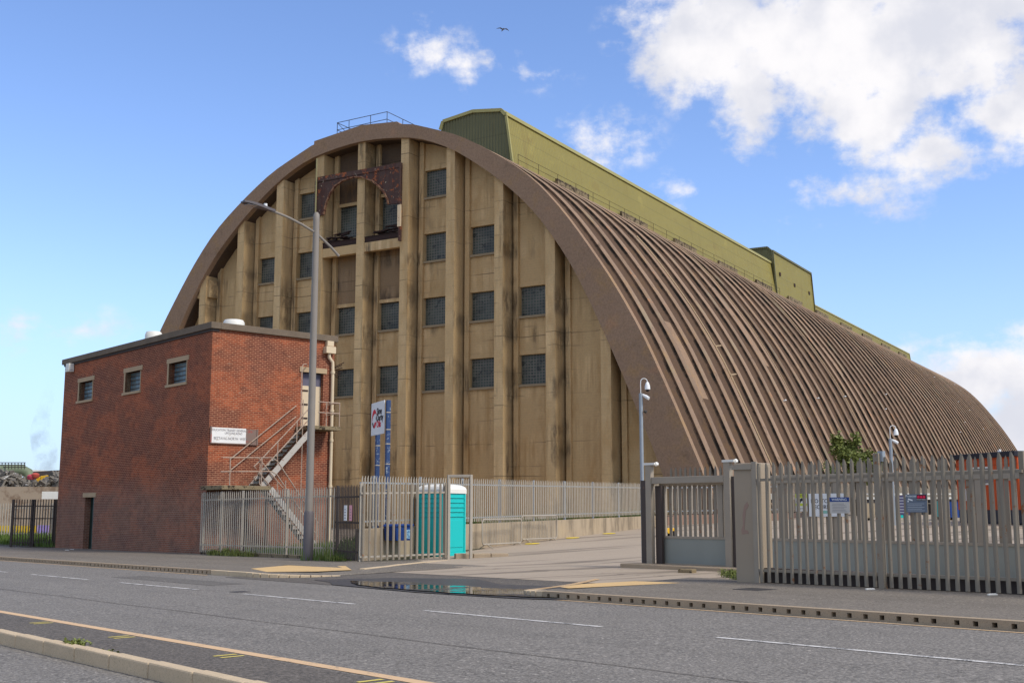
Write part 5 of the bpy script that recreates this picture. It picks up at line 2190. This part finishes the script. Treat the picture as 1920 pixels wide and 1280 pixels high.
for k in range(3):
    mb.tube([(W * (.62 + .135 * k), -.0185, .283), (W * (.62 + .135 * k), -.0205, .283)], .024, 16)
mb.build('red_disc', mat('bright_red_print', srgb(236, 30, 72), .5), t_)
text('lettering', 'MONITORING', .028, M['white'], t_, (W * .755, -.018, .233), (R(90), 0, 0))
text('lettering', 'Protected', .055, M['white'], t_, (W * .26, -.014, .30), (R(90), 0, 0))
mb = MB(); mb.obox((W * .22, -.014, .235), (.045, 0, -.014), (0, .0015, 0), (.004, 0, .012)); mb.box(.035, .06, -.0155, -.0125, .19, .22)
for k in range(5):
    mb.box(.03, W - .05 - .05 * (k % 2), -.014, -.0125, .03 + .032 * k, .034 + .032 * k)
mb.build('print_line', M['white'], t_)
t_, W, H_ = board('purple_sign', 'narrow purple sign on the sliding gate behind the grey monitoring sign', -13.80, -13.45, GV - .08, 1.48, 1.92, M['purple'])
mb = MB()
for k in range(6):
    mb.box(.03, W - .04 - .05 * (k % 3), -.0145, -.0125, .05 + .065 * k, .068 + .065 * k)
mb.build('print_line', M['white'], t_)

# ================================================================== ORANGE CABIN and yard clutter on the right
d_ = Vector((-.257, .966, 0))
pr_ = Vector((20.25, 46.2, 0))
pl_ = pr_ + d_ * 3.9
cab = thing('site_cabin', 'orange site cabin with flat dark roof beyond the boundary fence at right', 'cabin', (pl_.x, pl_.y, gzp(pl_)), math.atan2(-d_.y, -d_.x))
gc = gzp(pl_)
Lc = 3.9
hc = 3.72 - gc
mb = MB()
mb.box(0, Lc, 0, 2.6, .55, hc)
mb.build('wall', M['orange'], cab)
mb = MB()
mb.box(.02, Lc - .02, .02, 2.55, 0, .55)
mb.build('skirt', M['cabindark'], cab)
mb = MB()
mb.box(-.15, Lc + .05, -.15, 2.7, hc, hc + .22)
mb.build('roof', M['blackpaint'], cab, bevel=.02)
mb = MB()
mb.box(.95, 2.3, -.03, .02, hc - 1.1, hc - .35)
wo = mb.build('window', M['offwhite'], cab)
mb = MB()
mb.box(1.03, 2.22, -.045, -.032, hc - 1.03, hc - .42)
mb.build('pane', mat('cabin_pane', srgb(110, 104, 104), .2, spec=.6), wo)
mb = MB()
mb.box(3.9 - .8, 3.9 - .1, -.03, 0, hc - .95, hc - .4)
mb.build('grille', M['galv'], cab)
mb = MB()
mb.box(.25, .55, -.03, .0, hc - .95, hc - .80)
mb.box(.25, .60, -.03, .0, hc - 1.75, hc - 1.25)
mb.build('sign', M['white'], cab)
mb = MB()
mb.tube([(1.5, 1, hc), (1.5, 1, hc + .35)], .02, 6)
mb.lathe((1.62, 1, hc + .25), [(.02, 0), (.06, .02), (.05, .12), (.02, .16)], 10)
mb.build('roof_camera', M['white'], cab)
p = pr_ + Vector((.35, .3, 0))
mb = MB()
mb.box(0, 3, 0, 2.2, 0, hc - .1)
o = mb.build('grey_container', M['galv_old'])
o.location = (p.x, p.y, gzp(p))
o.rotation_euler = (0, 0, math.atan2(-d_.y, -d_.x) + .25)
cb = tag(o, 'plain grey container standing against the orange cabin at the frame edge', 'container')

# a row of white flatbed platforms, bins and barrier rail before the silo flank
p0_, p1_ = at(1425, 945, 62), at(1795, 942, 62)
for i, (xa, xb, yd) in enumerate(((1428, 1500, 64), (1615, 1700, 62), (1700, 1792, 60))):
    A_, B_ = at(xa, 950, yd), at(xb, 950, yd)
    d = Vector((B_.x - A_.x, B_.y - A_.y, 0))
    zt_ = EYE + (955 - 932) / FPX * yd
    t_ = thing('flatbed_trailer', ('white flatbed trailer parked behind the taupe gate housing', 'white flatbed trailer parked in the yard behind the thick fence post', 'white flatbed trailer parked between fence post and orange cabin')[i], 'trailer', (A_.x, A_.y, gzp(A_)), math.atan2(d.y, d.x), 'white flatbed trailers in the yard')
    h0 = zt_ - gzp(A_)
    mb = MB()
    mb.box(0, d.length, 0, 2.2, h0 - .12, h0)
    mb.box(0, d.length, 0, .06, h0 + .12, h0 + .2)
    for k in range(5):
        mb.box(d.length * k / 4.05, d.length * k / 4.05 + .06, 0, .06, h0, h0 + .12)
    mb.build('deck', M['offwhite'], t_)
    mb = MB()
    mb.box(0, d.length, .3, 1.9, h0 - .30, h0 - .12)
    mb.build('chassis', M['iron'], t_)
    for x in (.25, .5, .75):
        mb = MB()
        mb.tube([(d.length * x, .15, .3), (d.length * x, .45, .3)], .3, 16)
        mb.build('wheel', M['dark'], t_)
for i, (x, m_, lab) in enumerate(((1625, 'wallconc', 'beige wheeled bin in the yard left of the thick fence post'), (1680, 'teal', 'teal wheeled bin in the yard left of the grey sign'), (1767, 'teal', 'teal wheeled bin in the yard right of the grey sign'), (1782, 'blue', 'blue wheeled bin in the yard beside the orange cabin'))):
    p = at(x, 950, 56 - i)
    t_ = thing('wheeled_bin', lab, 'bin', (p.x, p.y, gzp(p)), .3, 'wheeled bins in the yard')
    mb = MB()
    mb.prism([(-.24, 0.1), (.24, .1), (.29, .85), (-.29, .85)], -.3, .3)
    mb.build('body', M[m_], t_, bevel=.02)
    mb = MB()
    mb.box(-.31, .31, -.33, .33, .85, .93)
    mb.build('lid', M['blackpaint'], t_)
    mb = MB()
    mb.tube([(-.27, .25, .1), (.27, .25, .1)], .1, 10)
    mb.build('wheel', M['dark'], t_)
# small yellow forklift seen through the gate
p = at(1248, 962, 48)
fl = thing('forklift', 'small yellow forklift parked beyond the sliding gate bars', 'forklift', (p.x, p.y, gzp(p)), .5)
fl.scale = (.6, .6, .6)
mb = MB(); mb.box(-.5, .5, -.35, .35, .18, .55); mb.box(-.5, -.1, -.33, .33, .55, .8); mb.build('body', M['yellowmach'], fl, bevel=.03)
mb = MB()
for x, y in ((-.3, -.3), (.3, -.3), (-.3, .3), (.35, .3)):
    mb.tube([(x, y, .5), (x, y, 1.35)], .025, 6)
mb.box(-.35, .4, -.35, .35, 1.33, 1.38)
mb.build('guard', M['iron'], fl)
mb = MB(); mb.box(.55, .62, -.3, -.22, .05, 1.5); mb.box(.55, .62, .22, .3, .05, 1.5); mb.box(.62, 1.2, -.25, -.18, .06, .1); mb.box(.62, 1.2, .18, .25, .06, .1); mb.build('mast', M['offwhite'], fl)
for x in (-.3, .35):
    mb = MB(); mb.tube([(x, -.4, .18), (x, .4, .18)], .18, 14); mb.build('wheel', M['dark'], fl)


# ================================================================== VEGETATION
def leafcloud(mb, c, rx, ry, rz_, n, size, rnd, clumps=9):
    cl = []
    for _ in range(clumps):
        a_ = rnd.uniform(0, 6.283)
        rr = rnd.uniform(.2, .85)
        cl.append(Vector((c[0] + rx * rr * math.cos(a_), c[1] + ry * rr * math.sin(a_), c[2] + rz_ * rnd.uniform(-.75, .8))))
    for _ in range(n):
        q = rnd.choice(cl)
        v = Vector((rnd.gauss(0, 1), rnd.gauss(0, 1), rnd.gauss(0, 1))) * .33
        p = q + Vector((v.x * rx * .62, v.y * ry * .62, v.z * rz_ * .62))
        a1 = Vector((rnd.uniform(-1, 1), rnd.uniform(-1, 1), rnd.uniform(-.6, .6))).normalized()
        a2 = a1.cross(Vector((rnd.uniform(-1, 1), rnd.uniform(-1, 1), rnd.uniform(-1, 1)))).normalized()
        s = size * rnd.uniform(.6, 1.3)
        mb.face([p - a1 * s, p + a2 * s * .5, p + a1 * s, p - a2 * s * .5])


rnd = random.Random(11)
for (px_, py_, yd, rx, rz_, n, lab) in ((1602, 858, 62, 1.35, 1.45, 3600, 'leafy green sapling growing at the silo foot above the boundary fence'), (1562, 886, 61, .55, .6, 350, 'small rusty green shrub left of the sapling at the silo foot')):
    c = at(px_, py_, yd)
    gg = gzp(c)
    t_ = thing('sapling', lab, 'tree', (c.x, c.y, gg))
    mb = MB()
    h = c.z - gg
    if rx > 1:
        leafcloud(mb, (-.45, 0, h + .35), .75, .8, .85, int(n * .45), .12, rnd, 12)
        leafcloud(mb, (.30, 0, h - .45), 1.25, 1.0, .75, int(n * .75), .13, rnd, 18)
    else:
        leafcloud(mb, (0, 0, h), rx, rx, rz_, n, .07, rnd, 7)
    mb.build('crown', M['leaf2'] if rx > 1 else M['leaf'], t_)
    mb = MB()
    mb.tube([(0, 0, -.1), (.05, 0, h * .4), (-.1, 0, h)], [.07, .05, .03], 7)
    for k in range(9):
        a_ = rnd.uniform(0, 6.28)
        z_ = h * rnd.uniform(.4, .95)
        mb.tube([(0, 0, z_), (rx * .6 * math.cos(a_), rx * .6 * math.sin(a_), z_ + .7)], [.03, .012], 5)
    mb.build('trunk', M['bark'], t_)


def weed(loc, h, n, lab, grp='weeds growing at the fence foot', m_='leaf2', w_=.35, nm='weed'):
    t_ = thing(nm, lab, 'weed', loc, 0, grp)
    mb = MB()
    for _ in range(n):
        a_ = rnd.uniform(0, 6.28)
        r0 = rnd.uniform(0, w_)
        b = Vector((r0 * math.cos(a_), r0 * math.sin(a_), 0))
        hh = h * rnd.uniform(.4, 1.0)
        tip = b + Vector((rnd.uniform(-.3, .3) * hh, rnd.uniform(-.3, .3) * hh, hh))
        s = Vector((math.cos(a_ + 1.5), math.sin(a_ + 1.5), 0)) * .012
        mid = b.lerp(tip, .5)
        mb.face([b - s, b + s, mid + s, tip, mid - s])
        if rnd.random() < .6:
            for f in (.3, .55, .8):
                p = b.lerp(tip, f)
                d1 = Vector((rnd.uniform(-1, 1), rnd.uniform(-1, 1), .4)).normalized() * .05
                d2 = d1.cross(Vector((0, 0, 1))).normalized() * .018
                mb.face([p, p + d1 * .5 + d2, p + d1, p + d1 * .5 - d2])
    mb.build('foliage', M[m_], t_)
    return t_


def onpave(u, v):
    return road(u, v, zr(u) + .12)


for i, (u, v, h, n) in enumerate(((-41.2, 21.35, .28, 130), (-40.3, 21.35, .34, 160), (-39.5, 21.35, .30, 150), (-38.6, 21.38, .24, 110), (-33.4, 21.3, .28, 45), (-32.9, 21.2, .8, 18), (-32.3, 21.0, .22, 70))):
    weed(onpave(u, v), h, n, ('yellow-green grass tuft at the fence foot nearest the brick corner', 'tallest grass tuft at the fence foot in front of the staircase', 'thick grass tuft at the fence foot under the stair landing', 'low grass tuft ending the row at the fence foot', 'bushy weed between grey fence and dark gate', 'tall thin yellow-green weed in front of the dark gate', 'low spreading weed at the dark gate foot')[i])
for i, (u, v) in enumerate(((-15.9, 20.9), (-16.5, 21.4), (-17.2, 22.3))):
    weed(road(u, v, zr(u) + .12), .16, 110, ('low yellow weed by the taupe gate housing', 'low weed between gate plinth and taupe housing', 'flat weed patch before the gate plinth')[i], 'weeds by the gate plinth')
weed(road(-12.95, 5.06, zr(-13) + .10), .10, 80, 'small grass tuft growing on the near kerb', None, w_=.16)
weed(road(-12.75, 5.3, zr(-13)), .06, 70, 'flat grass fringe beside the near kerb tuft', None, w_=.2)
# rough vegetation strip behind left fences and on the verge behind the open gate
mb = MB()
rnd = random.Random(5)


def grass(mb, p, h, w_=.015):
    a_ = rnd.uniform(0, 6.28)
    s = Vector((math.cos(a_), math.sin(a_), 0)) * w_
    tip = p + Vector((rnd.uniform(-.35, .35) * h, rnd.uniform(-.35, .35) * h, h))
    mb.face([p - s, p + s, tip])


for _ in range(9000):
    u, v = rnd.uniform(-42.5, -32.2), rnd.uniform(22.2, 29)
    if u < -40.5 and v < 27.5:
        continue
    P = road(u, v)
    if (P.dot(SX) - SC) > sW - .4:
        continue
    grass(mb, road(u, v, gz(u, v)), rnd.uniform(.12, .5), .022)
for _ in range(5000):
    t2 = rnd.uniform(-27, 0)
    d2 = sW - rnd.uniform(.25, 2.2)
    P = silo(d2, t2)
    grass(mb, Vector((P.x, P.y, max(gzp(P), .55 if t2 > -19 else -5))), rnd.uniform(.35, 1.0) * (1 if t2 > -19 else .4), .02)
for _ in range(6000):
    u, v = rnd.uniform(-90, -59.5), rnd.uniform(22.5, 27)
    grass(mb, road(u, v, gz(u, v)), rnd.uniform(.15, .5), .03)
for _ in range(2500):
    u, v = rnd.uniform(-90, -59.5), rnd.uniform(21.5, 22.6)
    grass(mb, road(u, v, gz(u, v)), rnd.uniform(.1, .4), .03)
gr = mb.build('grass', M['leaf'])
gr['kind'] = 'stuff'
gr['label'] = 'rough grass and weeds behind the fences'
mb = MB()
mb.face([road(-42.9, 21.9, zr(-38) + .125), road(-31.2, 21.9, zr(-33) + .125), road(-31.2, 24, zr(-33) + .17), road(-34, 30, zr(-34) + .40), road(-42.9, 30, zr(-40) + .40)])
o = mb.build('verge', M['soil'])
struct(o)
mb = MB()
mb.face([road(-120, 21.0, zr(-80) + .13), road(-59.2, 21.0, zr(-60) + .13), road(-59.2, 27, zr(-60) + .30), road(-120, 27, zr(-80) + .30)])
struct(mb.build('verge', M['soil']))

# ================================================================== LEFT BACKGROUND
# dark gates beside the brick building
for i, (ua, ub) in enumerate(((20, 57), (60, 101))):
    palisade('dark_gate', ('dark brown palisade gate leaf farther from the brick building at far left', 'dark brown palisade gate leaf touching the brick building at far left')[i], 'gate', at(ua, 1000, 60), at(ub, 1000, 60),
             lambda f: zr(-62) + .10, 2.45, M['darkgate'], M['darkgate'], pitch=.14, pw=.05, posts=(.01, .99), rails=(.1, .6, .86), group='dark gate leaves at far left', pts=False, post_w=.13)
palisade('palisade_fence', 'pale old palisade fence behind the dark gates at far left', 'fence', at(-60, 1000, 74), at(112, 1000, 74), lambda f: gzp(at(50, 1000, 74)) + .05, 2.15, M['galv'], M['galv'], pitch=.17, pw=.08, posts=(.2, .5, .9), rails=(.1, .85))


def bgslab(name, label, cat, x0, x1, y0, y1, yd, m_, depth=1.0, y0b=None):
    """upright slab standing at distance yd"""
    A_, B_ = at(x0, y1, yd), at(x1, y1, yd)
    t = at(x0, y0, yd).z
    t2 = at(x1, y0b if y0b is not None else y0, yd).z
    b_ = at(x0, y1, yd).z
    mb = MB()
    mb.prism([(A_.x, b_), (B_.x, b_), (B_.x, t2), (A_.x, t)], yd, yd + depth)
    o = mb.build(name, m_)
    tag(o, label, cat)
    return o


bgslab('boundary_wall', 'low yellow painted wall behind the fences at far left', 'wall', -60, 104, 985, 1012, 78, M['yellowwall'], .3)
bgslab('painted_hoarding', 'small violet and blue painted board leaning before the yellow wall', 'board', 69, 90, 984, 1004, 77, M['violet'], .1)
bgslab('retaining_wall', 'long old concrete quay wall with rust stains below the scrap heap', 'wall', -200, 112, 912, 990, 100, M['oldconc'], 2)
bgslab('lean_to_roof', 'small pale shed roof beside the brick building at far left', 'shed', 78, 112, 921, 935, 85, M['offwhite'], 2)
bgslab('dark_shed', 'long dark shed on the skyline behind the scrap heap', 'shed', 52, 125, 884, 930, 170, M['darkshed'], 10, 880)
bgslab('white_shed', 'pale roofed shed behind the green tank pipes', 'shed', 45, 75, 880, 925, 190, M['offwhite'], 8, 881)
# scrap heap
mb = MB()
rnd = random.Random(21)
for _ in range(1100):
    x = rnd.uniform(-30, 112)
    base_y = 914
    hgt = 26 * (.55 + .45 * math.sin(x * .06 + 1)) * rnd.random() + 2
    yd = rnd.uniform(108, 122)
    p = at(x, base_y - hgt, yd)
    s = rnd.uniform(.15, .55)
    v1 = Vector((rnd.uniform(-1, 1), rnd.uniform(-1, 1), rnd.uniform(-1, 1))).normalized() * s
    v2 = v1.cross(Vector((rnd.uniform(-1, 1), rnd.uniform(-1, 1), rnd.uniform(-1, 1)))).normalized() * s * rnd.uniform(.2, .8)
    v3 = v1.cross(v2).normalized() * .08
    mb.obox(p, v1, v2, v3)
A_, B_ = at(-40, 912, 115), at(118, 912, 115)
mb.prism([(A_.x, 1), (B_.x, 1), (B_.x, at(118, 905, 115).z), (at(60, 900, 115).x, at(60, 901, 115).z), (A_.x, at(-40, 898, 115).z)], 113, 124)
sh = mb.build('scrap_heap', M['scrap'])
sh['kind'] = 'stuff'
sh['label'] = 'heap of mixed grey scrap metal above the old quay wall'
# green tank pipes with rails
tp_ = thing('storage_tank', 'green rounded storage tanks with railings on top at far left', 'tank', at(15, 930, 150))
o0 = tp_.location.copy()


def rel(x, y, yd=150):
    return at(x, y, yd) - o0


mb = MB()
mb.tube([rel(-90, 900), rel(-10, 900), rel(10, 895)], [1.9, 1.9, 1.6], 16)
mb.tube([rel(-60, 882, 155), rel(44, 882, 155), rel(52, 886, 155), rel(56, 896, 155)], [.75, .75, .7, .6], 12)
mb.tube([rel(12, 880, 152), rel(9, 900, 152), rel(8, 935, 152)], .8, 12)
mb.build('vessel', M['tankgreen'], tp_, smooth=True)
mb = MB()
for k in range(12):
    x = -20 + k * 6
    mb.tube([rel(x, 879), rel(x, 867)], .06, 4)
for y in (867, 871, 875):
    mb.tube([rel(-40, y), rel(48, y)], .05, 4)
mb.build('railing', M['iron'], tp_)
# excavator arm
ex = thing('excavator', 'yellow excavator arm bent over the scrap heap', 'excavator', at(98, 915, 111))
o0 = ex.location.copy()
mb = MB()
for a, b, w_ in (((60, 912), (78, 897), .5), ((78, 897), (96, 895), .62), ((96, 895), (101, 914), .5)):
    p, q = at(*a, 111) - o0, at(*b, 111) - o0
    mb.bar(p, q, .5, w_, up=(0, 1, 0))
mb.build('boom', M['yellowmach'], ex, bevel=.05)
mb = MB()
p, q = at(90, 899, 111) - o0, at(99, 911, 111) - o0
mb.tube([p, q], .09, 8)
mb.build('hydraulic_ram', M['galv'], ex)
mb = MB()
p = at(58, 913, 111) - o0
for k in range(5):
    mb.tube([p + Vector((0, 0, .2)), p + Vector((.5 * math.cos(k * 1.26), .5 * math.sin(k * 1.26), -.2)), p + Vector((.2 * math.cos(k * 1.26), .2 * math.sin(k * 1.26), -.8))], .09, 6)
mb.build('grab', M['rust_dark'], ex)
# red sacks
for i, (x, y) in enumerate(((58, 899), (66, 896))):
    mb = MB()
    c = at(x, y, 107)
    mb.lathe((0, 0, 0), [(.25, 0), (.36, .12), (.38, .35), (.25, .45), (.1, .5)], 10)
    o = mb.build('scrap_drum', mat('faded_red_%d' % i, srgb(176, 70, 84) if i == 0 else srgb(176, 80, 66), .7), smooth=True)
    o.location = c
    tag(o, ('pinkish red crumpled drum in the scrap heap', 'orange red crumpled drum in the scrap heap')[i], 'drum')

# smoke plume
sm = bpy.data.materials.new('grey_smoke')
sm.use_nodes = True
T = NT(sm.node_tree)
vo = T.node('ShaderNodeVolumePrincipled')
oo = T.node('ShaderNodeOutputMaterial')
T.link(vo.outputs[0], oo.inputs['Volume'])
tcx = T.node('ShaderNodeTexCoord')
n = T.noise(tcx.outputs['Object'], .33, 5, .65)
sx_ = T.node('ShaderNodeSeparateXYZ')
T.link(tcx.outputs['Object'], sx_.inputs[0])
hf = T.ramp(sx_.outputs[2], 19.0, 2.0)
dn = T.math('MULTIPLY', T.math('MULTIPLY', T.ramp(n, .44, .62), hf), .20)
T.link(dn, vo.inputs['Density'])
vo.inputs['Color'].default_value = (.55, .55, .60, 1)
mb = MB()
cen = at(83, 885, 210)
mb.tube([(0, 0, -1), (.2, 0, 3), (-1.2, 0, 7), (-.9, 0, 11), (.4, 0, 15), (.7, 0, 20)], [2.2, 2.3, 1.9, 1.3, 1.3, 1.0], 16)
o = mb.build('smoke', sm)
o.location = cen
o['kind'] = 'stuff'
o['label'] = 'thin grey smoke plume rising behind the scrap yard'

# ================================================================== GULL
c = at(943, 56, 60)
bd = thing('gull', 'small gull gliding high in the blue sky above the silo', 'bird', c, .35)
mb = MB()
bd.scale = (.75, .75, .75)
pts_ = [(-.0, -.28, 0), (0, -.16, .01), (0, 0, .02), (0, .18, .0), (0, .32, 0)]
mb.tube(pts_, [.015, .05, .06, .04, .015], 8)
mb.build('body', M['bird'], bd, smooth=True)
for s_ in (-1, 1):
    mb = MB()
    w1 = [(s_ * .03, -.08, .03), (s_ * .22, -.10, .10), (s_ * .38, -.02, .07), (s_ * .50, .06, .0)]
    w2 = [(s_ * .03, .08, .03), (s_ * .22, .05, .09), (s_ * .38, .07, .06), (s_ * .50, .08, .0)]
    for a, b, c_, d in zip(w1, w1[1:], w2, w2[1:]):
        mb.face([a, b, d, c_])
        mb.face([tuple(Vector(q) - Vector((0, 0, .012))) for q in (c_, d, b, a)])
    mb.build('wing', M['bird'], bd)
# litter scraps
for i, (u, v, lab) in enumerate(((-54.6, 20.9, 'pale litter scrap at the brick building doorway'), (-53.6, 20.3, 'white paper scrap on the footway beyond the doorway'), (-11.9, 19.5, 'crumpled litter at the foot of the boundary fence'), (-9.6, 19.6, 'pale litter below the right fence bay'))):
    mb = MB()
    for k in range(3):
        mb.obox((.05 * k, .02 * k, .012), (.035, .01, .004), (-.01, .03, .006), (0, -.002, .008))
    o = mb.build('litter', M['offwhite'])
    o.location = onpave(u, v)
    tag(o, lab, 'litter')
